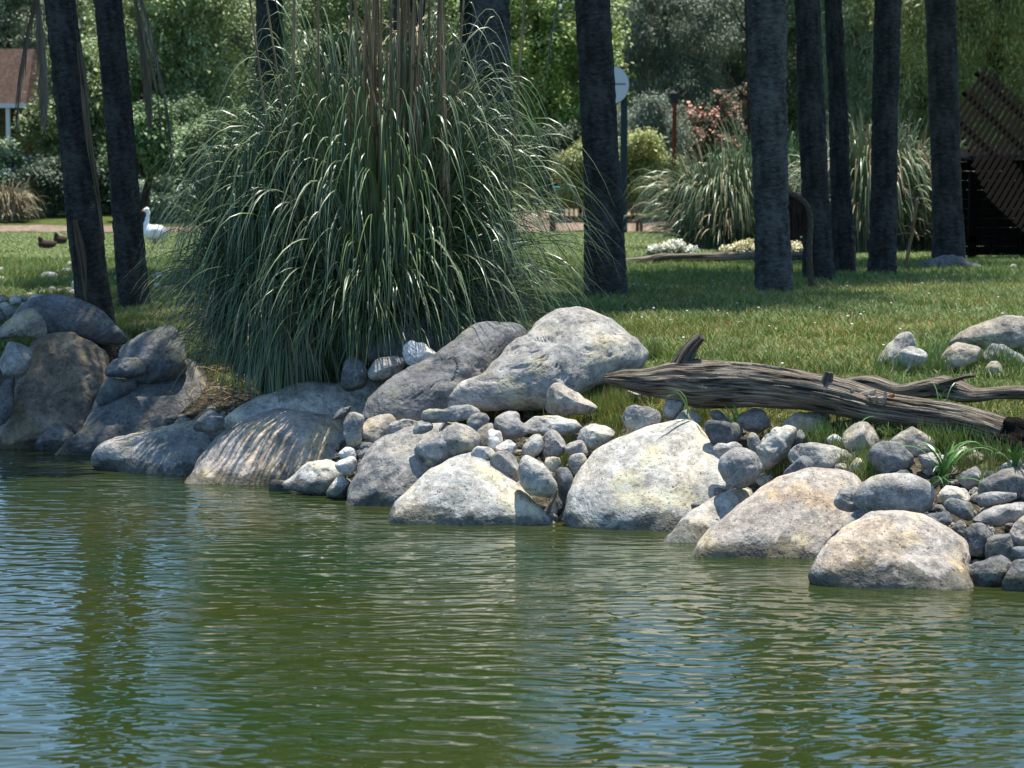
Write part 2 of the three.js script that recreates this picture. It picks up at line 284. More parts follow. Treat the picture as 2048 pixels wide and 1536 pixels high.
rock('boulder', 'long dark grey creased boulder leaning beside the big light grey one', [[725, 835], [735, 810], [760, 783], [804, 754], [852, 733], [913, 699], [948, 668], [982, 653], [1019, 655], [1052, 666], [1045, 690], [1000, 740], [960, 790], [900, 830], [850, 850], [811, 868], [770, 873], [736, 860]], { tint: 'dark', tilt: 46, deep: 0.4, d: 17.0, cracks: 1, rough: 1.6 });
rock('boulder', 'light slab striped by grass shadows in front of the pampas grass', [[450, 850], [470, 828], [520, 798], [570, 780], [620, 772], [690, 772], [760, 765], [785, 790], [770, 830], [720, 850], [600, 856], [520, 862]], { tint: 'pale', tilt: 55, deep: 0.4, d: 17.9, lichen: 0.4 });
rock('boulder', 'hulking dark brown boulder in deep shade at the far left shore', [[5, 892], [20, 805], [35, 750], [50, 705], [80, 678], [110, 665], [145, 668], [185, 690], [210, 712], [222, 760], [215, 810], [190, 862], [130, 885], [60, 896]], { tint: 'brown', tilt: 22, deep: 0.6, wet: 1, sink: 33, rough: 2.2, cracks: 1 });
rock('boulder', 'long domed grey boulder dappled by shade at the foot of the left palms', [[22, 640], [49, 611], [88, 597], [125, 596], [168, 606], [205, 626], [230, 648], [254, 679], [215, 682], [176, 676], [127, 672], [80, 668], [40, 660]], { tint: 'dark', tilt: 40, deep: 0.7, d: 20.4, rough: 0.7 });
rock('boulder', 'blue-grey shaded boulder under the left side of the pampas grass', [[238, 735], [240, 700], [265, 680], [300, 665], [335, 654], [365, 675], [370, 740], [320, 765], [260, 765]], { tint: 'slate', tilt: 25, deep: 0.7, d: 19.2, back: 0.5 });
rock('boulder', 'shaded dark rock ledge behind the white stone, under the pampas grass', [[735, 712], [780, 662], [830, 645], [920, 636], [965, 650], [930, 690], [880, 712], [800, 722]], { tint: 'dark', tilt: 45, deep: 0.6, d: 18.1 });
rock('boulder', 'broad tan boulder at the right edge of the lawn', [[1897, 692], [1921, 666], [1960, 647], [2000, 636], [2048, 634], [2110, 640], [2150, 665], [2150, 700], [2090, 704], [2019, 700], [1953, 692]], { tint: 'tan', tilt: 25, deep: 0.8, rough: 1.2, d: 17.2 });

const ST = 'rock';
const small = [
  // [label, outline, options]
  ['triangular speckled tan rock beside the domed boulder at the far left', [[-6, 660], [20, 640], [45, 620], [63, 614], [80, 628], [92, 648], [94, 667], [75, 676], [40, 672], [-6, 676]], { tint: 'tan', d: 19.9, deep: 0.7 }],
  ['grey rock half in grass at the left picture edge above the brown boulder', [[-4, 725], [10, 692], [35, 682], [60, 690], [60, 722], [42, 750], [8, 752]], { tint: 'grey', d: 19.6 }],
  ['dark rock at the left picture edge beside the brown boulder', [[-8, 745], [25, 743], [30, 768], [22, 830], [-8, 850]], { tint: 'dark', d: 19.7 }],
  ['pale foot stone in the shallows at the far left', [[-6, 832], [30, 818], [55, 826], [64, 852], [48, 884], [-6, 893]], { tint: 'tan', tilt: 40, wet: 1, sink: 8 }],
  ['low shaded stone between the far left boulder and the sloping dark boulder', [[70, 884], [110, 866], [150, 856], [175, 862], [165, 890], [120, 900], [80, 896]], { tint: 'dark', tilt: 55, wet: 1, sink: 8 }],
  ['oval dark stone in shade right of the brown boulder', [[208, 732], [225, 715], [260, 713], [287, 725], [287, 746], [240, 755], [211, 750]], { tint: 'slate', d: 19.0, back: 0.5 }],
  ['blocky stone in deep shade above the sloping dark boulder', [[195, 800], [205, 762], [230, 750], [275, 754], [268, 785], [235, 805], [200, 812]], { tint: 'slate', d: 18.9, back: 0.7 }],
  ['blue-grey stone at the straw edge below the pampas grass', [[385, 857], [399, 831], [434, 817], [448, 822], [450, 840], [440, 858], [415, 864]], { tint: 'slate', facets: 3, tilt: 25, d: 17.7 }],
  ['thin dark flat stone lying behind the upright post-like rock', [[653, 835], [670, 822], [700, 814], [717, 820], [705, 832], [670, 838]], { tint: 'dark', deep: 0.7, tilt: 35, d: 17.1 }],
  ['upright post-like grey rock with a flat top', [[685, 842], [695, 828], [715, 826], [728, 832], [727, 850], [724, 874], [720, 890], [702, 896], [691, 882]], { tint: 'grey', tilt: 4, round: 3, deep: 0.9, d: 16.6, facets: 1 }],
  ['tan cleft rock with a cracked face right of the post-like rock', [[716, 856], [728, 842], [757, 828], [785, 836], [800, 858], [785, 885], [757, 897], [727, 886]], { tint: 'tan', facets: 5, tilt: 25, d: 16.65, rough: 1.4 }],
  ['grey cracked block above the coarse grey boulder', [[770, 870], [785, 845], [815, 835], [838, 845], [842, 862], [815, 875], [785, 882]], { tint: 'grey', facets: 4, tilt: 30, d: 16.55, rough: 1.5 }],
  ['white lumpy stone at the top of the dark creased boulder', [[801, 698], [806, 688], [825, 681], [840, 686], [856, 686], [875, 694], [888, 707], [862, 727], [834, 738], [813, 724]], { tint: 'white', d: 17.5, lichen: 0.1, tilt: 10 }],
  ['long grey stone left of the white lumpy one', [[737, 745], [742, 732], [760, 718], [790, 709], [812, 717], [812, 740], [780, 756], [745, 760]], { tint: 'grey', d: 17.55 }],
  ['dark blocky stone against the pampas grass foot', [[683, 766], [690, 722], [714, 707], [737, 712], [740, 738], [730, 772], [697, 780]], { tint: 'dark', d: 17.75, round: 2.8 }],
  ['mottled two-tone oval stone perched between the coarse and the cream boulders', [[828, 902], [835, 887], [865, 870], [904, 852], [923, 848], [949, 861], [960, 878], [954, 897], [923, 914], [884, 936], [859, 938], [835, 922]], { tint: 'grey', d: 15.75, facets: 0, tilt: 15, deep: 0.9, lichen: 1.3 }],
  ['bone-shaped grey stone lying across two smaller ones', [[841, 833], [852, 819], [880, 819], [900, 815], [918, 810], [944, 810], [960, 822], [950, 837], [915, 843], [890, 845], [850, 842]], { tint: 'grey', d: 16.3, tilt: 12, facets: 0 }],
  ['cobbled pale stone under the left end of the bone-shaped stone', [[818, 858], [831, 843], [859, 841], [866, 856], [845, 867], [824, 867]], { tint: 'grey', d: 16.25, facets: 3 }],
  ['flat stone shaded under the bone-shaped stone', [[860, 852], [880, 840], [930, 844], [938, 857], [905, 866], [868, 864]], { tint: 'tan', d: 16.35 }],
  ['rounded grey stone at the right end of the bone-shaped stone', [[934, 845], [944, 831], [964, 826], [978, 834], [975, 850], [957, 865], [939, 858]], { tint: 'grey', d: 16.2 }],
  ['large angular light grey rock right of the bone-shaped stone', [[974, 834], [984, 818], [1009, 818], [1036, 826], [1043, 847], [1057, 868], [1053, 887], [1027, 886], [1000, 872], [984, 855]], { tint: 'grey', facets: 5, d: 16.1, tilt: 28 }],
  ['flat tan stone between the mottled oval and the angular rock', [[953, 872], [962, 853], [980, 846], [993, 852], [988, 880], [976, 898], [958, 898]], { tint: 'tan', d: 15.95, tilt: 40, deep: 0.6 }],
  ['knobbly pale lump above the small flat ovals', [[975, 866], [984, 854], [1001, 862], [1008, 878], [998, 893], [985, 900], [974, 892]], { tint: 'white', d: 15.8, rough: 2 }],
  ['sharp white flake of stone by the knobbly lump', [[992, 893], [1015, 879], [1028, 886], [1044, 903], [1028, 909], [998, 904]], { tint: 'white', facets: 4, d: 15.75 }],
  ['small smooth oval stone on top of the cream boulder', [[943, 904], [953, 894], [974, 893], [990, 902], [988, 917], [968, 922], [947, 919]], { tint: 'pale', d: 15.55 }],
  ['blunt grey stone overhanging the cream boulder', [[979, 918], [990, 905], [1015, 904], [1040, 914], [1044, 934], [1034, 950], [1009, 950], [988, 938]], { tint: 'grey', d: 15.5, deep: 1 }],
  ['large egg-shaped pale stone leaning on the cream boulder', [[1035, 935], [1044, 917], [1056, 911], [1081, 923], [1100, 944], [1114, 968], [1108, 990], [1084, 994], [1056, 987], [1040, 966]], { tint: 'pale', facets: 0, d: 15.3, deep: 1, tilt: 10, rough: 0.6 }],
  ['dark upright stone jammed beside the egg-shaped stone', [[1113, 965], [1105, 946], [1117, 934], [1135, 936], [1150, 952], [1156, 972], [1152, 995], [1135, 1008], [1120, 996]], { tint: 'slate', d: 15.45, tilt: 8 }],
  ['grey stone with a white top beside the sharp flake', [[1040, 903], [1048, 887], [1064, 871], [1083, 872], [1087, 890], [1078, 908], [1056, 916], [1044, 913]], { tint: 'pale', d: 15.75, facets: 2 }],
  ['rounded grey stone sprouting grass above the small crack', [[1084, 878], [1092, 866], [1106, 858], [1126, 864], [1133, 882], [1127, 904], [1106, 916], [1087, 909]], { tint: 'grey', d: 15.8 }],
  ['small light stone just above the dark upright stone', [[1081, 923], [1095, 911], [1114, 913], [1123, 926], [1108, 944], [1090, 938]], { tint: 'pale', d: 15.6 }],
  ['tilted grey stone against the left flank of the speckled boulder', [[1135, 922], [1148, 908], [1168, 908], [1173, 926], [1158, 955], [1144, 940]], { tint: 'grey', d: 15.55, facets: 2 }],
  ['squat grey stone above the tilted one by the speckled boulder', [[1128, 891], [1141, 879], [1160, 879], [1176, 887], [1176, 907], [1155, 912], [1133, 906]], { tint: 'grey', d: 15.75 }],
  ['wide pale stone with grass on both sides above the squat grey stone', [[1155, 877], [1165, 858], [1189, 845], [1216, 846], [1233, 858], [1224, 878], [1201, 896], [1179, 902], [1160, 892]], { tint: 'pale', d: 15.85 }],
  ['long flat pale slab in the grass below the pinkish triangular rock', [[1042, 852], [1056, 838], [1080, 832], [1134, 836], [1158, 845], [1166, 860], [1134, 868], [1095, 868], [1050, 864]], { tint: 'pale', d: 16.15, round: 2.8, deep: 0.8 }],
  ['pinkish triangular rock rising from the grass below the big light grey boulder', [[1070, 814], [1095, 780], [1120, 762], [1149, 776], [1172, 794], [1195, 812], [1184, 826], [1129, 828], [1085, 824]], { tint: 'warm', d: 16.5, facets: 3, deep: 0.8 }],
  ['grey loaf-shaped stone at the top edge of the speckled boulder', [[1245, 838], [1250, 822], [1267, 812], [1309, 819], [1321, 835], [1316, 852], [1281, 862], [1255, 857]], { tint: 'grey', d: 15.7 }],
  ['round pale stone right of the grey loaf-shaped stone', [[1319, 815], [1336, 796], [1357, 793], [1374, 805], [1374, 824], [1346, 840], [1325, 832]], { tint: 'pale', d: 15.85 }],
  ['grey wedge stone in front of the round pale stone', [[1344, 832], [1358, 818], [1385, 821], [1404, 835], [1398, 847], [1361, 852], [1347, 845]], { tint: 'grey', d: 15.65 }],
  ['ball-shaped grey stone resting between the speckled and pinkish boulders', [[1438, 928], [1447, 910], [1469, 897], [1497, 899], [1515, 912], [1524, 936], [1514, 960], [1488, 976], [1462, 973], [1443, 952]], { tint: 'grey', facets: 0, d: 14.65, deep: 1, tilt: 6, rough: 0.8 }],
  ['long dark slate-grey block behind the ball-shaped stone', [[1400, 866], [1408, 846], [1424, 841], [1450, 845], [1493, 845], [1498, 862], [1480, 879], [1438, 891], [1415, 888]], { tint: 'slate', round: 3.2, d: 15.4, tilt: 10 }],
  ['small pale stone squeezed behind the ball-shaped stone', [[1425, 893], [1434, 884], [1452, 888], [1469, 884], [1487, 895], [1470, 906], [1444, 911], [1430, 905]], { tint: 'pale', d: 15.1 }],
  ['upright pale layered rock right of the dark slate-grey block', [[1517, 882], [1536, 863], [1565, 854], [1591, 859], [1586, 880], [1580, 903], [1558, 928], [1537, 938], [1523, 926], [1516, 903]], { tint: 'pale', facets: 3, d: 15.0, tilt: 18, rough: 1.8 }],
  ['small grey stone leaning on the left of the upright layered rock', [[1493, 880], [1503, 865], [1523, 867], [1524, 885], [1517, 908], [1500, 900]], { tint: 'grey', d: 15.1 }],
  ['little pyramid-shaped grey stone behind the upright layered rock', [[1581, 880], [1592, 866], [1602, 856], [1609, 868], [1614, 880], [1606, 892], [1585, 892]], { tint: 'slate', facets: 4, d: 15.15, rough: 0.6 }],
  ['large flat creased stone above the pinkish boulder', [[1574, 915], [1588, 897], [1624, 882], [1655, 882], [1698, 892], [1712, 905], [1730, 919], [1728, 934], [1692, 942], [1653, 946], [1620, 940], [1590, 932]], { tint: 'grey', d: 14.7, tilt: 35, deep: 0.6, cracks: 1 }],
  ['dark oval stone leaning against the large flat creased stone', [[1566, 946], [1581, 930], [1604, 912], [1619, 908], [1633, 920], [1627, 938], [1594, 954], [1573, 960]], { tint: 'slate', d: 14.45 }],
  ['small white stone at the shadow edge beneath the log', [[1653, 874], [1664, 865], [1679, 873], [1687, 888], [1669, 892], [1656, 886]], { tint: 'white', d: 15.0 }],
  ['little grey stone on the right end of the large flat creased stone', [[1704, 906], [1712, 898], [1726, 899], [1735, 908], [1728, 915], [1709, 915]], { tint: 'grey', d: 14.7 }],
  ['lumpy grey stone below the little one at the right of the flat creased stone', [[1690, 930], [1712, 915], [1735, 917], [1741, 928], [1722, 944], [1700, 946]], { tint: 'grey', d: 14.5 }],
  ['shaded stone with a lit left tip under the log, left of the bearded one', [[1414, 832], [1424, 823], [1450, 821], [1468, 837], [1462, 847], [1418, 845]], { tint: 'grey', d: 15.75 }],
  ['shaded rounded rock directly under the log', [[1464, 828], [1477, 817], [1497, 811], [1522, 816], [1540, 840], [1532, 858], [1506, 864], [1475, 850]], { tint: 'grey', d: 15.6 }],
  ['tan rock half in the shadow beneath the middle of the log', [[1565, 850], [1580, 832], [1604, 821], [1643, 821], [1675, 838], [1678, 862], [1635, 874], [1590, 868]], { tint: 'tan', d: 15.5 }],
  ['dark rock in full shade under the middle of the log', [[1678, 866], [1700, 842], [1740, 846], [1768, 876], [1752, 912], [1705, 906]], { tint: 'tan', d: 15.2 }],
  ['dark stone in the shade left of the strap-leaved weed', [[1738, 908], [1768, 880], [1812, 888], [1828, 928], [1785, 952], [1742, 946]], { tint: 'slate', d: 14.7 }],
  ['flat tan rock under the right half of the log, behind the weed', [[1772, 882], [1798, 860], [1843, 862], [1868, 884], [1872, 906], [1838, 914], [1800, 908]], { tint: 'tan', d: 15.05, tilt: 40 }],
  ['grey oval stone inside the strap-leaved weed', [[1822, 920], [1860, 906], [1893, 913], [1915, 934], [1904, 950], [1873, 948], [1834, 940]], { tint: 'grey', d: 14.5 }],
  ['pale flat stone in the grass below the rotten end of the log', [[1886, 897], [1921, 892], [1962, 902], [1985, 910], [1955, 922], [1900, 916]], { tint: 'pale', d: 14.75, tilt: 45 }],
  ['angular grey rock right of the strap-leaved weed', [[1919, 962], [1925, 941], [1941, 929], [1957, 936], [1967, 957], [1960, 973], [1937, 980]], { tint: 'grey', facets: 4, d: 14.1 }],
  ['dark boulder in shade below the rotten log end', [[1956, 972], [1972, 935], [2012, 922], [2060, 932], [2075, 990], [2005, 1000], [1964, 994]], { tint: 'dark', d: 14.2 }],  // plain dark stone tint all over
  ['big oval grey stone perched on the nearest boulder', [[1707, 990], [1724, 964], [1757, 945], [1789, 939], [1826, 948], [1861, 966], [1868, 988], [1863, 1013], [1834, 1031], [1785, 1035], [1736, 1029], [1711, 1009]], { tint: 'grey', facets: 1, d: 13.75, deep: 1, tilt: 8, rough: 0.7, lichen: 0.3 }],
  ['smaller rounded stone touching the left side of the big oval stone', [[1668, 1002], [1682, 980], [1703, 967], [1726, 970], [1730, 1000], [1722, 1020], [1699, 1024], [1674, 1015]], { tint: 'grey', d: 13.85 }],
  ['grey wedge-shaped stone below the big oval stone', [[1677, 1064], [1691, 1040], [1714, 1020], [1744, 1026], [1730, 1044], [1707, 1060], [1680, 1075]], { tint: 'grey', facets: 3, d: 13.7 }],
  ['pale flat stone under dry stalks right of the big oval stone', [[1874, 992], [1894, 971], [1929, 974], [1946, 994], [1925, 1008], [1884, 1005]], { tint: 'pale', d: 13.9, tilt: 35 }],
  ['dark elongated stone sloping down beside the long flat right-hand stone', [[1887, 1008], [1900, 996], [1923, 1002], [1960, 1014], [1954, 1038], [1927, 1038], [1896, 1022]], { tint: 'slate', d: 13.6 }],
  ['long flat grey stone reaching out of the right picture edge', [[1943, 1032], [1964, 1012], [2000, 1003], [2048, 999], [2095, 1006], [2090, 1036], [2019, 1048], [1960, 1048]], { tint: 'grey', d: 13.4, tilt: 12, deep: 1 }],
  ['light grey chunk behind the long flat right-hand stone', [[1950, 998], [1968, 980], [2000, 982], [2032, 987], [2024, 1004], [1970, 1014]], { tint: 'grey', facets: 3, d: 13.75 }],
  ['rough knobbly dark stone on the right shoulder of the nearest boulder', [[1835, 1040], [1859, 1028], [1894, 1019], [1908, 1025], [1907, 1042], [1880, 1059], [1843, 1061]], { tint: 'slate', rough: 3, d: 13.35 }],
  ['small shaded stone below the dark elongated stone', [[1899, 1050], [1917, 1039], [1929, 1052], [1930, 1076], [1908, 1072]], { tint: 'dark', d: 13.4 }],
  ['pink speckled stone at the right picture edge', [[2019, 1066], [2034, 1042], [2050, 1030], [2085, 1034], [2090, 1092], [2040, 1090], [2024, 1080]], { tint: 'warm', d: 13.2 }],
  ['ridged dark stone stacked right of the nearest boulder', [[1926, 1084], [1938, 1054], [1953, 1046], [1984, 1052], [1988, 1076], [1974, 1110], [1938, 1110]], { tint: 'slate', facets: 3, d: 13.3 }],
  ['dark rounded stone in the shaded stack under the pink speckled one', [[1970, 1090], [1988, 1060], [2020, 1066], [2050, 1095], [2044, 1126], [2000, 1136], [1976, 1122]], { tint: 'dark', d: 13.2 }],
  ['small blue-grey oval stone low in the right-hand stack', [[2014, 1108], [2033, 1094], [2075, 1092], [2080, 1124], [2028, 1126]], { tint: 'slate', d: 13.05 }],
  ['dark stone at the foot of the right-hand stack', [[1920, 1130], [1945, 1104], [2000, 1112], [2036, 1138], [2020, 1172], [1950, 1176], [1926, 1158]], { tint: 'dark', d: 13.15, wet: 1, sink: 6 }],
  ['dark block standing in the water at the right picture edge', [[2010, 1156], [2028, 1124], [2080, 1118], [2085, 1184], [2014, 1186]], { tint: 'dark', d: 12.9, wet: 1, sink: 8 }],
  ['pale wet stone with a shaded belly left of the coarse grey boulder', [[558, 956], [585, 937], [624, 920], [663, 915], [680, 927], [692, 948], [676, 970], [643, 980], [594, 973]], { tint: 'pale', d: 16.75, wet: 1, sink: 8, tilt: 25, deep: 0.8 }],
  ['small white stone at the foot of the post-like rock', [[676, 909], [690, 895], [708, 898], [713, 914], [696, 921], [680, 919]], { tint: 'white', d: 16.5 }],
  ['small bluish-white stone below the one at the foot of the post-like rock', [[670, 932], [688, 915], [711, 916], [714, 932], [703, 950], [680, 944]], { tint: 'white', d: 16.45 }],
  ['small grey-green stone shaded behind the coarse grey boulder', [[714, 905], [727, 895], [744, 897], [752, 906], [730, 921], [718, 914]], { tint: 'slate', d: 16.5 }],
  ['thin dark flake above the small grey-green stone', [[710, 890], [728, 883], [756, 887], [757, 897], [735, 899], [715, 897]], { tint: 'dark', d: 16.55, deep: 0.6 }],
  ['whitish stone at the waterline against the coarse grey boulder', [[655, 984], [665, 967], [682, 949], [704, 948], [706, 974], [693, 986]], { tint: 'white', d: 16.55, wet: 1, sink: 6 }],
  ['flat black slate lying in the water', [[539, 968], [547, 959], [575, 963], [612, 976], [596, 984], [543, 981]], { tint: 'dark', d: 16.95, tilt: 10, wet: 1, sink: 4 }],
  ['cluster stone at the waterline below the egg-shaped stone', [[1072, 1042], [1082, 1026], [1100, 1020], [1116, 1030], [1112, 1044], [1090, 1048]], { tint: 'grey', d: 15.3, wet: 1, sink: 5, rough: 2 }],
  ['low tan stone at the waterline below the dark upright stone', [[1112, 1036], [1130, 1022], [1152, 1016], [1176, 1028], [1170, 1042], [1130, 1044]], { tint: 'tan', d: 15.35, wet: 1, sink: 5, tilt: 45 }],
  ['pale thin pointed stone behind the cluster stone at the waterline', [[1102, 1030], [1106, 1012], [1110, 998], [1116, 1012], [1119, 1030], [1112, 1036]], { tint: 'pale', d: 15.45 }],
  ['added dark rock standing in for the shade between the cream and the speckled boulders', [[1085, 1022], [1100, 985], [1130, 975], [1160, 990], [1172, 1030], [1140, 1042], [1100, 1042]], { tint: 'dark', d: 15.6, tilt: 20 }],  // added filler; its dark tint stands in for the shadow in this gap
  // lawn on the right
  ['upper of the two leaning grey stones standing alone on the lawn', [[1752, 728], [1775, 694], [1796, 672], [1816, 666], [1831, 673], [1836, 690], [1815, 722], [1790, 735]], { tint: 'grey', d: 16.55 }],
  ['lower rounded one of the two stones standing alone on the lawn', [[1783, 730], [1796, 705], [1824, 692], [1843, 697], [1853, 714], [1842, 735], [1820, 745], [1795, 742]], { tint: 'pale', d: 16.3 }],
  ['long pale stone in front of the broad tan boulder on the lawn', [[1860, 722], [1872, 703], [1921, 685], [1950, 682], [1962, 697], [1952, 722], [1902, 742], [1866, 738]], { tint: 'tan', d: 16.3 }],
  ['grey lumpy stone at the right edge below the broad tan boulder', [[1966, 712], [1979, 691], [2005, 689], [2018, 699], [2055, 703], [2085, 716], [2075, 734], [2010, 732], [1975, 726]], { tint: 'grey', d: 16.4 }],
  ['small flat stone sunk in the lawn below the lumpy one', [[1955, 738], [1980, 726], [2010, 728], [2022, 740], [1990, 748]], { tint: 'tan', d: 16.1, tilt: 50 }],
  ['dark flat rock on the shaded lawn by the farthest right palm', [[1833, 534], [1860, 518], [1900, 511], [1980, 514], [1990, 532], [1900, 542], [1850, 542]], { tint: 'dark', d: 31.5 }],
  ['small whitish stone at the far right edge of the shaded lawn', oval(2026, 533, 8, 6), { tint: 'pale', d: 31 }],
  ['grey pointed stone by the kerb beside the middle palm', [[1163, 528], [1168, 515], [1178, 508], [1188, 520], [1186, 532], [1170, 534]], { tint: 'pale', d: 33.5 }],
  // far left, above the domed boulder
  ['flat pale rock just behind the domed boulder', [[40, 610], [55, 596], [75, 588], [100, 590], [116, 598], [100, 610], [60, 614]], { tint: 'pale', d: 21.6, tilt: 40 }],
];
for (const [label, pts, o] of small) rock(ST, label, pts, { cat: 'rock', facets: 3, ...o, rough: (o.rough ?? 1) * 1.5 });
const scatter = [[30, 600, 12, 10, 'pale', 'whitish rounded cobble left of the flat pale rock'], [46, 597, 9, 7, 'tan', 'small tan cobble between the whitish one and the flat pale rock'], [6, 598, 9, 8, 'tan', 'tan cobble at the far left picture edge, topmost of the pile'], [10, 613, 12, 9, 'pale', 'pale cobble below the tan one at the far left picture edge'], [20, 622, 15, 11, 'grey', 'grey cobble against the left end of the domed boulder'], [-2, 634, 12, 12, 'dark', 'dark cobble cut by the left picture edge']];
for (const [u, v, a, b, tint, label] of scatter) rock('stone', label, oval(u, v, a, b, 3), { tint, d: 21.3 - (v - 598) * 0.02, cat: 'stone' });
const far = [[3, 541, 7, 7, 'pale'], [3, 560, 10, 8, 'grey'], [45, 563, 15, 6, 'warm'], [98, 552, 17, 9, 'white'], [112, 545, 6, 5, 'white'], [140, 530, 6, 7, 'pale'], [135, 543, 13, 7, 'grey'], [134, 556, 10, 5, 'grey'], [152, 570, 9, 11, 'white'], [105, 581, 9, 8, 'grey'], [121, 583, 7, 6, 'grey'], [148, 587, 12, 8, 'pale'], [165, 592, 7, 6, 'grey'], [137, 581, 9, 7, 'slate'], [172, 598, 5, 6, 'white'], [315, 552, 15, 7, 'white'], [315, 572, 9, 6, 'white'], [235, 560, 7, 9, 'grey'], [238, 577, 6, 9, 'grey'], [335, 577, 8, 6, 'pale'], [348, 573, 7, 6, 'pale'], [60, 590, 8, 5, 'pale'], [85, 586, 9, 6, 'tan']];
const farLabel = ['pale stone cut by the left picture edge, on the grass above the pile', 'grey stone at the left picture edge, below the pale one on the grass', 'flat pinkish stone in the grass left of the white stones', 'largest white stone, lying flat in the grass left of the leftmost palm', 'tiny white stone touching the right end of the largest white stone', 'small pale stone highest up the lawn beside the leftmost palm', 'flat grey stone just below the highest small stone beside the leftmost palm', 'small grey stone under the flat one, left of the leftmost palm trunk', 'egg-shaped white stone standing against the left of the leftmost palm', 'left one of the two small grey stones above the domed boulder', 'right one of the two small grey stones above the domed boulder', 'pale stone right below the egg-shaped white stone', 'small grey stone at the left foot of the leftmost palm', 'small dark stone among the grey ones behind the domed boulder', 'tiny white stone nearest the foot of the leftmost palm', 'flat white stone on the lawn right of the second palm', 'small white stone below the flat white one right of the second palm', 'upper small grey stone seen between the two left palm trunks', 'lower small grey stone seen between the two left palm trunks', 'small pale stone at the left fringe of the pampas grass', 'small pale stone half under the left fringe of the pampas grass', 'small pale stone in the grass above the flat pale rock', 'small tan stone behind the domed boulder'];
far.forEach(([u, v, a, b, tint], k) => rock('stone', farLabel[k], oval(u, v, a, b, 5), { tint, cat: 'stone', group: 'small stones scattered behind the left palms', d: G(u, v + b, 16) }));

{ // loose rubble filling the gaps of the bank
  const r = rng(5150), geos = [0, 1, 2].map(k => { const g = new THREE.IcosahedronGeometry(1, 3), p = g.attributes.position, col = [], uv = []; for (let i = 0; i < p.count; i++) { const x = p.getX(i), y = p.getY(i), z = p.getZ(i), q = 1 + 0.34 * fbm(x * 1.1 + k * 9, y * 1.1, z * 1.1, 3); p.setXYZ(i, x * q, y * q * 0.68, z * q); const v = 1 + 0.3 * fbm(x * 3 + k, y * 3, z * 3, 3); col.push(v, v, v * 0.97); uv.push(x * 0.1, z * 0.1); } g.setAttribute('color', new THREE.Float32BufferAttribute(col, 3)); g.setAttribute('uv', new THREE.Float32BufferAttribute(uv, 2)); g.computeVertexNormals(); return g; });
  const spots = []; for (let k = 0; k < 900; k++) { const x = -4.6 + 8.2 * r(), t = 0.15 + 1.5 * r() * (0.6 + 0.4 * r()); if (x < -2.6 && t > 0.9) continue; spots.push([x, shore(x) + t, 0.02 + 0.045 * r() * r() + 0.012 * r()]); }
  const M = new THREE.Matrix4(), Q = new THREE.Quaternion(), E = new THREE.Euler();
  geos.forEach((g, k) => { const list = spots.filter((_, i) => i % 3 === k), im = new THREE.InstancedMesh(g, rockMaterial(['grey', 'tan', 'dark'][k]), list.length); im.name = numbered('bank_rubble'); im.castShadow = im.receiveShadow = true; list.forEach(([x, d, s], i) => { Q.setFromEuler(E.set((r() - 0.5), r() * 6.28, (r() - 0.5))); M.compose(soil(x, d).add(V(0, s * 0.25, 0)), Q, V(s, s, s)); im.setMatrixAt(i, M); }); scene.add(im); tag(im, 'small rubble filling the gaps between the rocks of the bank', 'rubble', null, 'stuff'); });
}

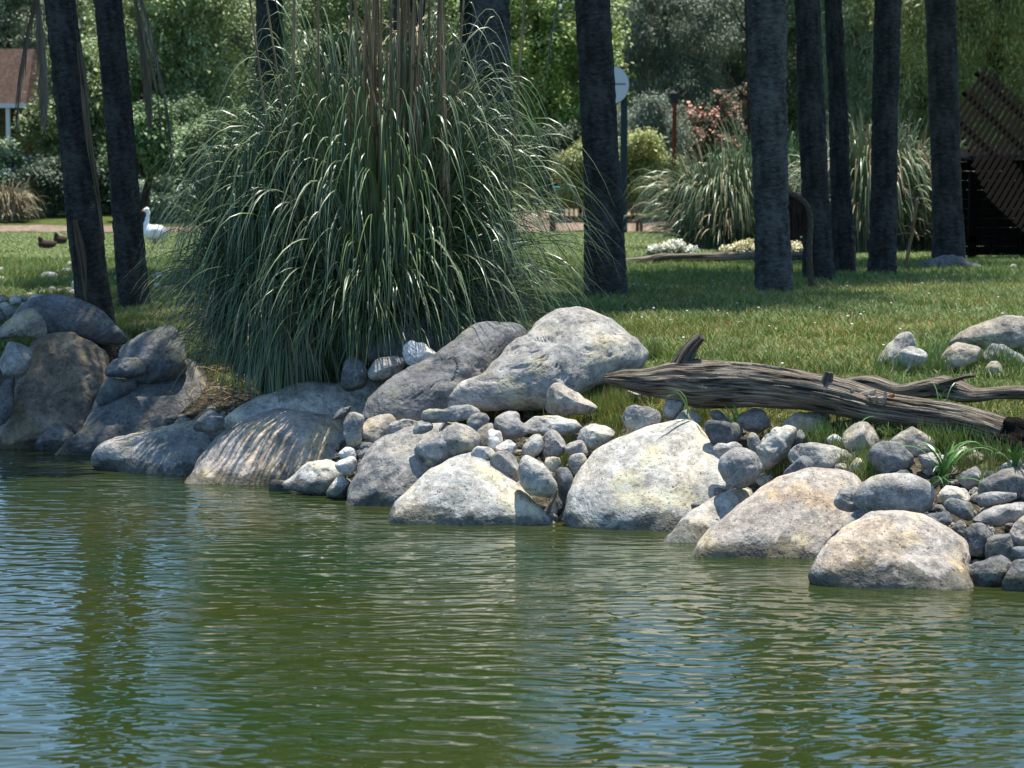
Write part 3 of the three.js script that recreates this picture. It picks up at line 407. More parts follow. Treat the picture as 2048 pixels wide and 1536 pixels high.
// ------------------------------------------------------------------ the fallen log
function tube(path, radii, { rings = 60, sides = 28, wob = 0.1, streak = 0.05, seed = 1, cap = true, closeEnd = true, uvScale = 1, squash = 1, ring = 0, ringEvery = 0.12, splits = [] } = {}) {
  const c = new THREE.CatmullRomCurve3(path, false, 'centripetal'), pos = [], uv = [], idx = [];
  let side = V(0, 1, 0);
  const len = c.getLength();
  for (let i = 0; i <= rings; i++) {
    const t = i / rings, p = c.getPoint(t), tg = c.getTangent(t), f = t * (radii.length - 1), k = Math.min(radii.length - 2, Math.floor(f)), r0 = lerp(radii[k], radii[k + 1], f - k);
    side = side.clone().addScaledVector(tg, -side.dot(tg)).normalize(); const bi = V().crossVectors(tg, side);
    for (let j = 0; j <= sides; j++) {
      const a = 2 * Math.PI * (j % sides) / sides, ca = Math.cos(a), sa = Math.sin(a), s = t * len;
      let r = r0 * (1 + wob * fbm(ca * 0.9 + seed * 3, sa * 0.9, s * 1.6, 3) + streak * fbm(ca * 3.5 + seed, sa * 3.5, s * 1.1, 3));
      if (ring) { const q = s / ringEvery + 0.25 * fbm(ca + seed, sa, s * 2, 2), w = q - Math.floor(q); r += ring * (w < 0.12 ? -1 : 0.9 * (1 - w)); }
      for (const [a0, s0, s1, dep] of splits) if (s > s0 && s < s1) { const w = Math.abs(((a - a0 - 0.35 * N3(s * 1.3, a0, 3) - 0.1 * N3(s * 7, a0, 9) + 9.425) % 6.2832) - 3.1416), e = Math.min(s - s0, s1 - s) * 4; if (w < 0.07) r -= dep * Math.min(1, e) * (1 - w / 0.07); }
      const q = p.clone().addScaledVector(side, ca * r * squash).addScaledVector(bi, sa * r);
      pos.push(q.x, q.y, q.z); uv.push(j / sides * uvScale, s);
    }
  }
  const n = sides + 1;
  for (let i = 0; i < rings; i++) for (let j = 0; j < sides; j++) { const a = i * n + j; idx.push(a, a + 1, a + n, a + 1, a + n + 1, a + n); }
  if (cap) for (const i of [0, rings]) {
    const p = c.getPoint(i / rings), b = pos.length / 3; pos.push(p.x, p.y, p.z); uv.push(0.5, i / rings * len);
    for (let j = 0; j < sides; j++) i ? idx.push(i * n + j, i * n + j + 1, b) : idx.push(j + 1, j, b);
  }
  const g = geom(pos, idx, uv);
  const nn = g.attributes.normal; for (let i = 0; i <= rings; i++) { const a = i * n, b = a + sides; const x = nn.getX(a) + nn.getX(b), y = nn.getY(a) + nn.getY(b), z = nn.getZ(a) + nn.getZ(b), l = Math.hypot(x, y, z) || 1; nn.setXYZ(a, x / l, y / l, z / l); nn.setXYZ(b, x / l, y / l, z / l); }
  return g;
}
const px = (u, d) => u * d / FOCAL;       // pixels of the photograph to metres at that distance
{
  const barkMat = std({ color: C(0.29, 0.255, 0.215), map: at(woodMap, 1, 1.4), bumpMap: at(woodBump, 1, 1.4), bumpScale: 0.016, roughness: 0.95 });
  const rotMat = std({ color: C(0.035, 0.028, 0.022), map: at(woodMap, 1, 1), bumpMap: at(earthBump, 3, 3), bumpScale: 0.05, roughness: 1 });
  const D = u => lerp(16.2, 14.5, (u - 1215) / (2048 - 1215));
  const body = [[1212, 757, 9], [1250, 759, 20], [1300, 763, 29], [1350, 762, 38], [1400, 768, 46], [1450, 768, 45], [1500, 768, 43], [1560, 774, 41], [1620, 783, 38], [1690, 797, 36], [1760, 815, 32], [1830, 826, 30], [1900, 836, 30], [1960, 849, 31], [2012, 868, 33]];
  const log = thing('fallen_log', 'weathered grey-brown fallen tree trunk lying along the top of the rock bank', 'log', null, P(1600, 830, D(1600)));
  const off = log.position.clone();
  const pts = a => a.map(([u, v]) => P(u, v, D(u)).sub(off)), rad = a => a.map(([u, , r]) => px(r, D(u)));
  mesh('trunk', tube(pts(body), rad(body), { rings: 230, sides: 110, wob: 0.16, streak: 0.08, seed: 3, uvScale: 2, splits: [[0.42, 0.75, 1.75, 0.035], [1.05, 0.25, 1.2, 0.018], [1.5, 0.9, 2.6, 0.02], [0.9, 1.5, 2.75, 0.02], [2.0, 0.4, 1.6, 0.015]] }), barkMat, log);
  const rot = [[2008, 867, 32], [2030, 876, 36], [2060, 888, 36], [2095, 900, 30]];
  tag(mesh('rotten_end', tube(pts(rot), rad(rot), { rings: 40, sides: 40, wob: 0.5, streak: 0.35, seed: 9 }), rotMat, log), 'black crumbling rotten end of the log');
  const br = (list, d0, seed) => { const b = list.map(([u, v, , k]) => P(u, v, D(u) + d0 + (k || 0)).sub(off)); return tube(b, list.map(([u, , r]) => px(r, D(u) + d0)), { rings: 90, sides: 24, wob: 0.32, streak: 0.18, seed }); };
  mesh('branch', br([[1640, 790, 18], [1700, 772, 16], [1740, 770, 17], [1800, 786, 16], [1850, 778, 20], [1885, 776, 25], [1920, 784, 22], [1950, 790, 14], [2000, 786, 13], [2048, 786, 14], [2120, 789, 13]], 0.42, 5), barkMat, log);
  mesh('branch_stub', br([[1362, 735, 22], [1372, 712, 17], [1384, 692, 13], [1396, 680, 10], [1404, 673, 8]], 0.02, 6), barkMat, log);
  mesh('branch_stub', br([[1648, 785, 16], [1652, 765, 11], [1656, 752, 9], [1658, 744, 8]], -0.06, 7), barkMat, log);
  mesh('twig', br([[1880, 768, 6], [1910, 760, 5], [1930, 754, 4], [1950, 752, 3]], 0.35, 8), barkMat, log);
  // splintered tear on top of the trunk, pale and rust-red chips
  const chip = std({ color: C(0.52, 0.47, 0.40), map: at(woodMap, 4, 2), roughness: 0.95 }), rust = std({ color: C(0.34, 0.12, 0.05), map: at(woodMap, 4, 2) });
  const r = rng(5);
  for (let k = 0; k < 9; k++) {
    const u = 1715 + 62 * r(), v = 783 + 10 * r() + (u - 1715) * 0.16, p = P(u, v, D(u) - 0.13 + 0.12 * r()).sub(off), g = new THREE.ConeGeometry(0.016 + 0.02 * r(), 0.10 + 0.12 * r(), 5, 1); g.scale(1, 1, 0.45);
    const m = mesh('splinter', g, k === 2 || k === 6 ? rust : chip, log); m.position.copy(p); m.rotation.set(r() * 0.8 - 0.4, r() * 3, -1.2 - 0.7 * r());
  }
}
{ // sawn pale board end lying in the grass behind the log
  const d = 16.9, p = P(1306, 728, d), g = new THREE.BoxGeometry(0.34, 0.035, 0.16, 6, 1, 3), a = g.attributes.position;
  for (let i = 0; i < a.count; i++) a.setXYZ(i, a.getX(i) + 0.01 * N3(i, 1, 2), a.getY(i) + 0.006 * N3(a.getX(i) * 20, a.getZ(i) * 30, 4), a.getZ(i));
  g.computeVertexNormals();
  const m = mesh('weathered_board', g, std({ color: C(0.62, 0.58, 0.50), map: at(woodMap, 2, 2), bumpMap: at(woodBump, 2, 2), bumpScale: 0.01 })); m.position.copy(p).setY(ground(p.x, d) + 0.035); m.rotation.set(0.12, 0.45, 0.10);
  tag(m, 'bleached board lying in the grass behind the left end of the log', 'board');
}
{ // smooth weathered kerb of flat stone where the near lawn meets the far lawn
  const e = [[1118, 534, 12], [1180, 531, 13], [1240, 527, 14], [1290, 522, 15], [1330, 516, 15], [1400, 514, 14], [1480, 512, 13], [1560, 511, 13], [1640, 511, 13]];
  const path = e.map(([u, v]) => P(u, v, 33.2)), c = path[4].clone(); const g = tube(path.map(p => p.clone().sub(c)), e.map(x => px(x[2] * 0.62, 33.2)), { rings: 60, sides: 16, wob: 0.25, streak: 0.1, seed: 12 });
  const m = mesh('timber_kerb', g, std({ color: C(0.36, 0.32, 0.27), map: at(woodMap, 1, 0.6), bumpMap: at(woodBump, 1, 0.6), bumpScale: 0.02 })); m.position.copy(c);
  tag(m, 'long low weathered timber kerb between the near shaded grass and the mown lawn', 'kerb');
}

// ------------------------------------------------------------------ strap-leaved plants
// one arching leaf: from a foot, rising at elevation e0, bending over to -e1
function blade(out, foot, az, L, e0, e1, bend, w, roll, color, segs = 11, sway = 0) {
  const b = out.pos.length / 3, h = V(Math.cos(az), 0, Math.sin(az)), p = foot.clone();
  for (let i = 0; i <= segs; i++) {
    const s = i / segs, el = e0 - (e0 + e1) * Math.pow(s, bend), a = az + sway * s * s;
    h.set(Math.cos(a), 0, Math.sin(a));
    const dir = h.clone().multiplyScalar(Math.cos(el)); dir.y = Math.sin(el);
    const acr = V(-h.z, 0, h.x), nrm = V().crossVectors(dir, acr);
    acr.multiplyScalar(Math.cos(roll)).addScaledVector(nrm, Math.sin(roll));
    const ww = w * 0.5 * Math.min(1, 0.55 + 2.2 * s) * (s > 0.45 ? Math.pow(1 - (s - 0.45) / 0.55, 0.8) : 1) + 0.0004;
    out.pos.push(p.x - acr.x * ww, p.y - acr.y * ww, p.z - acr.z * ww, p.x + acr.x * ww, p.y + acr.y * ww, p.z + acr.z * ww);
    out.col.push(...color, ...color);
    if (i < segs) { const k = b + i * 2; out.idx.push(k, k + 1, k + 2, k + 1, k + 3, k + 2); }
    p.addScaledVector(dir, L / segs);
  }
}
// an arching leaf along a curve through four points
function arch(out, p0, p1, p2, p3, w, roll, color, segs = 14) {
  const c = new THREE.CubicBezierCurve3(p0, p1, p2, p3), b = out.pos.length / 3, up = V(0, 1, 0), acr = V(p3.z - p0.z, 0, p0.x - p3.x).normalize();
  for (let i = 0; i <= segs; i++) {
    const s = i / segs, p = c.getPoint(s), t = c.getTangent(s), n = V().crossVectors(t, acr), a = acr.clone().multiplyScalar(Math.cos(roll)).addScaledVector(n, Math.sin(roll));
    const ww = w * 0.5 * Math.min(1, 0.5 + 2 * s) * (s > 0.5 ? Math.pow(1 - (s - 0.5) / 0.5, 0.8) : 1) + 0.0004;
    out.pos.push(p.x - a.x * ww, p.y - a.y * ww, p.z - a.z * ww, p.x + a.x * ww, p.y + a.y * ww, p.z + a.z * ww); out.col.push(...color, ...color);
    if (i < segs) { const k = b + i * 2; out.idx.push(k, k + 1, k + 2, k + 1, k + 3, k + 2); }
  }
}
const bag = () => ({ pos: [], col: [], idx: [] });
const bagGeo = b => geom(b.pos, b.idx, null, b.col);
const DEG = Math.PI / 180;
const strap = leafMat({ roughness: 0.38, specularIntensity: 0.8 });
const dryMat = leafMat({ roughness: 0.8 });
{ // the big pampas grass
  const c = soil(-1.16, 18.75), pg = thing('pampas_grass', 'huge fountain-shaped pampas grass with tan stalks in front of the palms', 'pampas grass', null, c), r = rng(404);
  const all = bag(), dry = bag(); let single = 0;
  const shades = [[0.10, 0.145, 0.065], [0.12, 0.165, 0.085], [0.075, 0.12, 0.045], [0.15, 0.18, 0.10], [0.11, 0.16, 0.05]];
  const centres = [[0.18, 0, 1.0, 0.80, 0.42], [-0.95, 0.15, 0.62, 0.42, 0.36], [0.85, 0.0, 0.50, 0.40, 0.3]];      // the main crown and two side clumps: x, z, height, spread
  const pick = () => centres[r() < 0.6 ? 0 : r() < 0.6 ? 1 : 2];
  const reachAt = h => table([[0.3, 1.45], [0.6, 1.7], [1.1, 1.95], [1.9, 1.95], [2.3, 1.65], [2.8, 1.25]], h);     // how far the crown spreads at each height
  for (let k = 0; k < 1300; k++) {           // leaves stand in tufts that arch the same way
    const q = r(), left = q < 0.36, low = q < 0.15, ox = low ? -0.62 : left ? -0.85 : 0.08, oz = low ? 0.24 : 0, tuftAz = r() * 2 * Math.PI, tuftH = low ? 0.3 + 0.7 * r() : left ? 0.35 + 1.65 * r() : 0.45 + 2.4 * Math.pow(r(), 1.4), tuftQ = 0.3 + 0.7 * Math.sqrt(r()), s = shades[Math.floor(r() * shades.length)], tv = 0.8 + 0.4 * r(), tuftDrop = r();
    if (!left && tuftH > 1.15 && Math.sin(tuftAz) > 0.35 && tuftQ * Math.abs(Math.cos(tuftAz)) < 0.55 && r() < 0.72) continue;      // the stalks show through in front
    const n = 4 + Math.floor(6 * r());
    for (let j = 0; j < n; j++) {
      const az = tuftAz + (r() - 0.5) * 0.5, h = tuftH * (0.82 + 0.3 * r()), far = Math.min(1.1, tuftQ * (0.85 + 0.3 * r())) * reachAt(h) * (low ? 0.42 : left ? 0.5 : 1), near = Math.min(far * 0.6, (left ? 0.3 : 0.55) * Math.sqrt(r())), sw = (r() - 0.5) * 0.4, cx = Math.cos(az), sz = Math.sin(az) * 0.78;
      const drop = Math.min(h + 0.12, (0.2 + 0.55 * tuftDrop + 0.4 * r()) * (0.42 + 0.33 * h)), f1 = 0.08 + 0.2 * r(), f2 = 0.6 + 0.25 * r();
      const sink = low ? -0.16 : 0, p0 = V(ox + near * cx * 0.9, sink - 0.05 + 0.25 * r(), oz + near * sz * 0.7), p1 = V(ox + lerp(near, far, f1) * cx, h * (0.75 + 0.2 * r()), oz + lerp(near, far, f1) * sz);
      const p2 = V(ox + lerp(near, far, f2) * Math.cos(az + sw * 0.5), h * (1.12 + 0.16 * r()) + 0.06, oz + lerp(near, far, f2) * Math.sin(az + sw * 0.5) * 0.78), p3 = V(ox + far * Math.cos(az + sw), h - drop + sink, oz + far * Math.sin(az + sw) * 0.78);
      const w = 0.009 + 0.009 * r(), v = tv * (0.85 + 0.3 * r()), color = s.map(x => x * v);
      const lone = h > 0.8 && single < 290 && Math.sin(az) > 0.15 && r() < 0.22, out = lone ? bag() : all;
      arch(out, p0, p1, p2, p3, lone ? w * 1.5 : w, (r() - 0.5) * 1.3, color, 16);
      if (lone) { single++; mesh('leaf', bagGeo(out), strap, pg); }
    }
  }
  for (let k = 0; k < 700; k++) {           // dead straw hanging in the skirt
    const cc = pick(), t = r() * 2 * Math.PI, rr = 0.45 + 0.6 * r(), foot = V(cc[0] + cc[3] * rr * Math.cos(t), 0.1 + 0.75 * r(), cc[1] + cc[4] * rr * Math.sin(t)), v = 0.55 + 0.6 * r();
    blade(dry, foot, t + (r() - 0.5) * 1.4, 0.3 + 0.55 * r(), (10 + 40 * r()) * DEG, (70 + 18 * r()) * DEG, 0.6 + 0.5 * r(), 0.006 + 0.007 * r(), (r() - 0.5) * 2, [0.24 * v, 0.185 * v, 0.11 * v], 7, (r() - 0.5));
  }
  tag(mesh('leaf_mass', bagGeo(all), strap, pg), 'dense grey-green arching leaves', null, null, 'stuff');
  tag(mesh('dead_leaves', bagGeo(dry), dryMat, pg), 'straw-coloured dead leaves in the skirt', null, null, 'stuff');
  const stalkMat = std({ color: C(0.50, 0.37, 0.22), map: at(woodMap, 1, 2), roughness: 0.8 }), tops = [];
  for (let k = 0; k < 46; k++) {
    const x = k < 36 ? 0.16 + (r() + r() - 1) * 0.62 : -0.8 + 1.9 * r(), z = 0.38 + 0.45 * (r() - 0.5), H = 3.3 + 0.9 * r(), lx = (k > 36 ? -0.7 : 0.22) * (r() - 0.35) * (k > 30 ? 1.8 : 1), lz = 0.25 * (r() - 0.5);
    const path = [V(x, 0.1, z), V(x + lx * 0.3, H * 0.35, z + lz * 0.3), V(x + lx * 0.7, H * 0.72, z + lz * 0.7), V(x + lx, H, z + lz)];
    mesh('flower_stalk', tube(path, [0.013, 0.012, 0.010, 0.006].map(q => q * (0.8 + 0.5 * r())), { rings: 16, sides: 6, wob: 0.1, streak: 0, seed: k }), stalkMat, pg);
  }
  // papery leaf sheaths along the stalks
  const sh = bag();
  for (let k = 0; k < 260; k++) blade(sh, V(0.34 + (r() + r() - 1) * 0.6, 0.3 + 2.4 * r(), 0.3 * (r() - 0.5)), r() * 6.28, 0.25 + 0.5 * r(), 80 * DEG, (r() * 60) * DEG, 1.5, 0.012, r() * 2, [0.38, 0.29, 0.17], 6);
  tag(mesh('leaf_sheaths', bagGeo(sh), dryMat, pg), 'papery tan sheaths along the flower stalks', null, null, 'stuff');
}
// fountain grasses farther back
function fountain(name, label, u, d, o) {
  const X = (u - 1024) * d / FOCAL, c = soil(X, d), g = thing(name, label, 'ornamental grass', null, c), r = rng(o.seed), b = bag(), dr = bag();
  for (let k = 0; k < o.n; k++) {
    const t = r() * 6.283, rr = Math.sqrt(r()), foot = V(o.rx * rr * Math.cos(t), 0.02, o.rz * rr * Math.sin(t)), s = o.shades[Math.floor(r() * o.shades.length)], v = 0.75 + 0.5 * r(), isDry = r() < (o.dry ?? 0.1);
    const up = r() < 0.3, h = o.L * (0.12 + 0.5 * Math.pow(r(), 0.8)), R = o.rx * (up ? 0.2 + 0.8 * r() : 0.5 + 1.5 * r()), ta = t + (r() - 0.5) * 0.8, cx = Math.cos(ta), cz = Math.sin(ta);
    arch(isDry ? dr : b, foot, V(foot.x + 0.15 * R * cx, h * (0.7 + 0.3 * r()), foot.z + 0.15 * R * cz), V(foot.x + 0.75 * R * cx, h * (1.05 + 0.35 * r()), foot.z + 0.75 * R * cz), V(foot.x + R * cx, h * (up ? 1.0 + 0.4 * r() : 0.15 + 0.7 * r()), foot.z + R * cz), o.w * (0.7 + 0.6 * r()), (r() - 0.5) * 1.5, isDry ? [0.30 * v, 0.24 * v, 0.14 * v] : s.map(x => x * v), 9);
  }
  tag(mesh('leaf_mass', bagGeo(b), strap, g), null, null, null, 'stuff');
  tag(mesh('dead_leaves', bagGeo(dr), dryMat, g), null, null, null, 'stuff');
  return g;
}
fountain('ornamental_grass', 'rounded silvery ornamental grass mound left of the pale-trunked palm', 1455, 43, { seed: 21, n: 3600, rx: 0.75, rz: 0.6, L: 2.6, w: 0.022, shades: [[0.13, 0.18, 0.08], [0.16, 0.2, 0.10], [0.10, 0.15, 0.06]], dry: 0.22 });
fountain('ornamental_grass', 'tall loose green grass clump seen between the pale-trunked palm and its right neighbour', 1540, 45, { seed: 25, n: 2600, rx: 0.7, rz: 0.5, L: 3.1, w: 0.026, shades: [[0.10, 0.17, 0.05], [0.13, 0.19, 0.07]], dry: 0.08 });
fountain('ornamental_grass', 'tall straw-based grass clump seen between the right-hand palms', 1735, 41, { seed: 22, n: 2600, rx: 0.7, rz: 0.5, L: 3.3, w: 0.028, shades: [[0.13, 0.19, 0.08], [0.16, 0.21, 0.11]], dry: 0.35 });
fountain('ornamental_grass', 'browning grass clump left of the farthest right palm', 1825, 42, { seed: 23, n: 2600, rx: 0.8, rz: 0.5, L: 2.9, w: 0.026, shades: [[0.10, 0.14, 0.05], [0.13, 0.15, 0.06]], dry: 0.55 });
fountain('ornamental_grass', 'tan dry grass clump at the far left picture edge', 10, 66, { seed: 24, n: 900, rx: 0.5, rz: 0.4, L: 1.6, w: 0.03, shades: [[0.22, 0.19, 0.10]], dry: 0.7 });

// strap-leaved weeds between the rocks: every leaf is one piece
function weed(label, u, v, d, leaves, seed, o = {}) {
  const c = P(u, v, d), g = thing('strap_leaved_weed', label, 'weed', null, c), r = rng(seed);
  for (let k = 0; k < leaves; k++) { const b = bag(), s = 0.8 + 0.5 * r(); blade(b, V((r() - 0.5) * 0.08, -0.02, (r() - 0.5) * 0.06), (o.az ?? 0) + (r() - 0.5) * (o.fan ?? 6.28), (o.L ?? 0.34) * (0.6 + 0.6 * r()), (o.e0 ?? 65) * DEG * (0.7 + 0.5 * r()), (10 + 60 * r()) * DEG, 1.5 + r(), (o.w ?? 0.024) * (0.7 + 0.5 * r()), (r() - 0.5), [0.085 * s, 0.19 * s, 0.045 * s], 9); mesh('leaf', bagGeo(b), strap, g); }
  return g;
}
weed('bushy strap-leaved weed growing among rocks right of the big oval stone', 1885, 955, 14.25, 22, 61, { L: 0.36, w: 0.020, e0: 70 });
weed('pair of broad drooping leaves hanging over the stones beside the big oval stone', 1868, 965, 13.85, 5, 62, { L: 0.30, e0: 40, w: 0.022, fan: 2.4, az: 1.2 });
weed('tall pale-green blades standing before the left half of the log', 1384, 832, 15.6, 5, 63, { L: 0.30, e0: 84, w: 0.014 });
weed('single bent leaves arching over the stones under the middle of the log', 1712, 880, 14.9, 6, 64, { L: 0.24, w: 0.016, e0: 70, az: 0.2, fan: 2 });
weed('thin upright blades growing through the log fork', 1880, 845, 14.95, 8, 65, { L: 0.34, e0: 84, w: 0.01 });
weed('fresh green leaves at the right picture edge below the rotten log end', 2040, 930, 14.1, 10, 66, { L: 0.3, w: 0.022 });
weed('small tuft of blades beneath the log near its left third', 1470, 838, 15.5, 7, 67, { L: 0.2, w: 0.014 });

// ------------------------------------------------------------------ lawn
{
  const r = rng(900), patch = (n, size, hgt, w, dryness, seed) => {
    const q = rng(seed), b = bag();
    for (let k = 0; k < n; k++) { const v = 0.75 + 0.5 * q(), dry = q() < dryness; blade(b, V((q() - 0.5) * size, -0.015, (q() - 0.5) * size), q() * 6.283, hgt * (0.5 + 0.8 * q()), (55 + 33 * q()) * DEG, (q() * 50) * DEG, 1.6, w * (0.7 + 0.6 * q()), (q() - 0.5) * 2, dry ? [0.38 * v, 0.31 * v, 0.14 * v] : [0.165 * v, 0.265 * v, 0.05 * v], 2); }
    return bagGeo(b);
  };
  const grassMat = leafMat({ roughness: 0.6, transmission: 0.35, thickness: 0 });
  const M = new THREE.Matrix4(), Q = new THREE.Quaternion(), up = V(0, 1, 0);
  function sow(name, label, variants, spots) {          // spots: x, d, scale, tall
    const per = variants.map(() => []); for (const s of spots) per[Math.floor(r() * variants.length)].push(s);
    per.forEach((list, k) => {
      const im = new THREE.InstancedMesh(variants[k], grassMat, list.length); im.name = numbered(name); im.castShadow = im.receiveShadow = true;
      list.forEach(([x, d, s, tall], i) => { Q.setFromAxisAngle(up, r() * 6.283); M.compose(soil(x, d), Q, V(s, s * tall, s)); im.setMatrixAt(i, M); const w = 0.5 + 0.5 * clamp(1.7 * fbm(x * 0.5, 1, d * 0.5, 4), -1, 1); im.setColorAt(i, C(0.80 + 0.5 * w, 0.88 + 0.16 * w, 0.8)); });
      scene.add(im); tag(im, label, 'grass', null, 'stuff');
    });
  }
  const near = [], mid = [], rough = [];
  for (let d = 15; d < 27; d += 0.17) for (let x = -7; x < 7; x += 0.17) {
    const t = d - shore(x); if (t < 1.75 + 0.35 * N3(x * 2, 0, d * 2) || Math.abs(x) > d * 0.27) continue;
    near.push([x + (r() - 0.5) * 0.16, d + (r() - 0.5) * 0.16, 0.9 + 0.3 * r(), 0.75 + 0.5 * r() + 0.35 * fbm(x, 5, d, 2)]);
  }
  for (let d = 27; d < 60; d += 0.45) for (let x = -0.27 * d; x < 0.27 * d; x += 0.45) mid.push([x + (r() - 0.5) * 0.4, d + (r() - 0.5) * 0.4, 1, d < 36 ? 1.1 + 0.4 * r() : 0.5 + 0.2 * r()]);
  sow('lawn_grass', 'green lawn grass on the near bank, blades and dry stems', [patch(85, 0.24, 0.085, 0.0065, 0.16, 1), patch(85, 0.24, 0.08, 0.0065, 0.3, 2), patch(80, 0.26, 0.095, 0.006, 0.08, 3), patch(70, 0.24, 0.075, 0.007, 0.42, 4)], near);
  sow('far_lawn_grass', 'short green grass of the lawn under and beyond the palms', [patch(150, 0.62, 0.10, 0.011, 0.06, 5), patch(150, 0.62, 0.09, 0.011, 0.12, 6)], mid);
  const clumps = [[1085, 815, 26, 10], [1110, 850, 30, 9], [1150, 815, 30, 12], [1200, 790, 34, 16], [1200, 820, 34, 14], [1230, 830, 26, 14], [1260, 780, 40, 16], [1160, 830, 34, 10], [1230, 870, 20, 6], [1195, 880, 16, 4], [1120, 880, 14, 4], [1135, 905, 10, 3], [1128, 935, 10, 3], [1300, 800, 30, 7], [1400, 835, 16, 5], [1550, 925, 20, 5], [1565, 935, 14, 4], [1600, 890, 20, 4], [1640, 890, 24, 4], [1690, 925, 20, 4], [1730, 945, 18, 5], [1745, 925, 12, 4], [1900, 900, 30, 7], [1960, 920, 40, 8], [2030, 930, 30, 6], [1860, 880, 20, 6], [1900, 725, 30, 8], [1950, 735, 30, 6], [1790, 745, 40, 6], [1850, 745, 36, 6], [2010, 745, 36, 5], [920, 690, 34, 10], [890, 700, 16, 6], [1040, 672, 14, 4], [1260, 695, 18, 4], [1290, 715, 20, 5], [215, 700, 34, 9], [230, 680, 30, 9], [255, 650, 30, 8], [30, 690, 24, 6], [70, 690, 20, 5], [1985, 1000, 16, 3], [1340, 845, 8, 3], [60, 580, 50, 8], [150, 560, 60, 8], [110, 600, 30, 5], [1000, 810, 10, 2], [880, 795, 10, 2]];
  for (const [u, v, s, n] of clumps) { const d = G(u, v, 13), x = (u - 1024) * d / FOCAL; for (let k = 0; k < n * 2; k++) rough.push([x + (r() - 0.5) * 2 * px(s, d), d + (r() - 0.5) * 0.3, 0.55 + 0.4 * r(), 1.5 + 1.1 * r()]); }
  sow('bank_grass', 'ragged grass tufts growing between the rocks of the bank', [patch(46, 0.13, 0.10, 0.0065, 0.14, 7), patch(46, 0.14, 0.10, 0.006, 0.35, 8)], rough);
  { // daisies dotted over the lawn
    const g = new THREE.SphereGeometry(0.011, 6, 4); g.scale(1, 0.5, 1); const im = new THREE.InstancedMesh(g, std({ color: C(0.78, 0.78, 0.74) }), 150); im.name = 'lawn_daisies'; im.castShadow = im.receiveShadow = true;
    for (let k = 0; k < 150; k++) { const d = 16.5 + 12 * r(), x = (r() - 0.35) * 0.4 * d; M.compose(soil(x, d).add(V(0, 0.05 + 0.03 * r(), 0)), Q, V(1, 1, 1).multiplyScalar(0.6 + 0.7 * r())); im.setMatrixAt(k, M); }
    scene.add(im); tag(im, 'tiny white daisies dotted over the near lawn', 'flowers', null, 'stuff');
  }
  // straw lying on the rocks below the pampas grass
  const st = bag(), q = rng(31);
  for (let k = 0; k < 170; k++) { const u = 300 + 420 * q(), v = 742 + 70 * q() - (u > 500 ? (u - 500) * 0.0 : 0), d = G(u, v, 14) - 0.1, p = P(u, v, d), w = 0.6 + 0.6 * q(); p.y = Math.max(p.y, ground(p.x, d) + 0.05); blade(st, p, q() * 6.283, 0.15 + 0.35 * q(), (q() * 40) * DEG, (20 + 60 * q()) * DEG, 1, 0.005 + 0.004 * q(), q() * 3, [0.36 * w, 0.25 * w, 0.12 * w], 5, q() - 0.5); }
  const s2 = mesh('fallen_straw', bagGeo(st), dryMat); tag(s2, 'dry straw litter on the rocks at the foot of the pampas grass', 'straw', null, 'stuff');
}

// ------------------------------------------------------------------ palms
const palmBark = std({ color: C(0.072, 0.068, 0.060), map: at(palmMap, 2, 0.8), bumpMap: at(palmBump, 2, 0.8), bumpScale: 0.018, roughness: 0.95 });
const palmBarkPale = std({ color: C(0.125, 0.122, 0.112), map: at(palmMap, 2, 0.8), bumpMap: at(palmBump, 2, 0.8), bumpScale: 0.018, roughness: 0.95 });
const frondMat = leafMat({ roughness: 0.5, transmission: 0.2, thickness: 0 });
function frondGeo(L, dead, seed) {          // a feather leaf: rib with two rows of leaflets
  const r = rng(seed), b = bag(), rib = [], e0 = dead ? -0.5 : 1.0;
  let p = V(0, 0, 0); for (let i = 0; i <= 26; i++) { const s = i / 26, el = dead ? -0.9 - 0.6 * s : e0 - 1.75 * Math.pow(s, 1.35); rib.push([p.clone(), el]); p = p.clone().add(V(Math.cos(el) * L / 26, Math.sin(el) * L / 26, 0)); }
  for (let i = 2; i <= 26; i++) for (const side of [-1, 1]) for (let k = 0; k < 3; k++) {
    const f = Math.min(26, i + k / 3), a = rib[Math.floor(f)], q = rib[Math.min(26, Math.floor(f) + 1)][0], foot = a[0].clone().lerp(q, f % 1), v = 0.7 + 0.6 * r(), l = L * 0.24 * Math.sin(Math.PI * (0.12 + 0.8 * i / 26)) * (0.8 + 0.4 * r());
    blade(b, foot, side * (dead ? 0.5 : 1.05) + (r() - 0.5) * 0.5, l, dead ? -1.2 : 0.25 + 0.5 * (r() - 0.5), dead ? 1.4 : 0.9, 1.1, dead ? 0.018 : 0.04, (r() - 0.5), dead ? [0.30 * v, 0.225 * v, 0.15 * v] : [0.07 * v, 0.125 * v, 0.035 * v], 3);
  }
  for (let i = 0; i < 26; i++) { const [p0, el] = rib[i], w = 0.022 * (1 - i / 30); blade(b, p0, 0, L / 26 * 1.05, el, -el, 1, w * 2, 0, dead ? [0.30, 0.22, 0.14] : [0.12, 0.15, 0.05], 1); blade(b, p0, 0, L / 26 * 1.05, el, -el, 1, w * 2, 1.57, dead ? [0.30, 0.22, 0.14] : [0.12, 0.15, 0.05], 1); }
  return bagGeo(b);
}
const fronds = [frondGeo(2.5, false, 1), frondGeo(2.8, false, 2), frondGeo(2.3, false, 3)], deadFrond = frondGeo(1.7, true, 4);
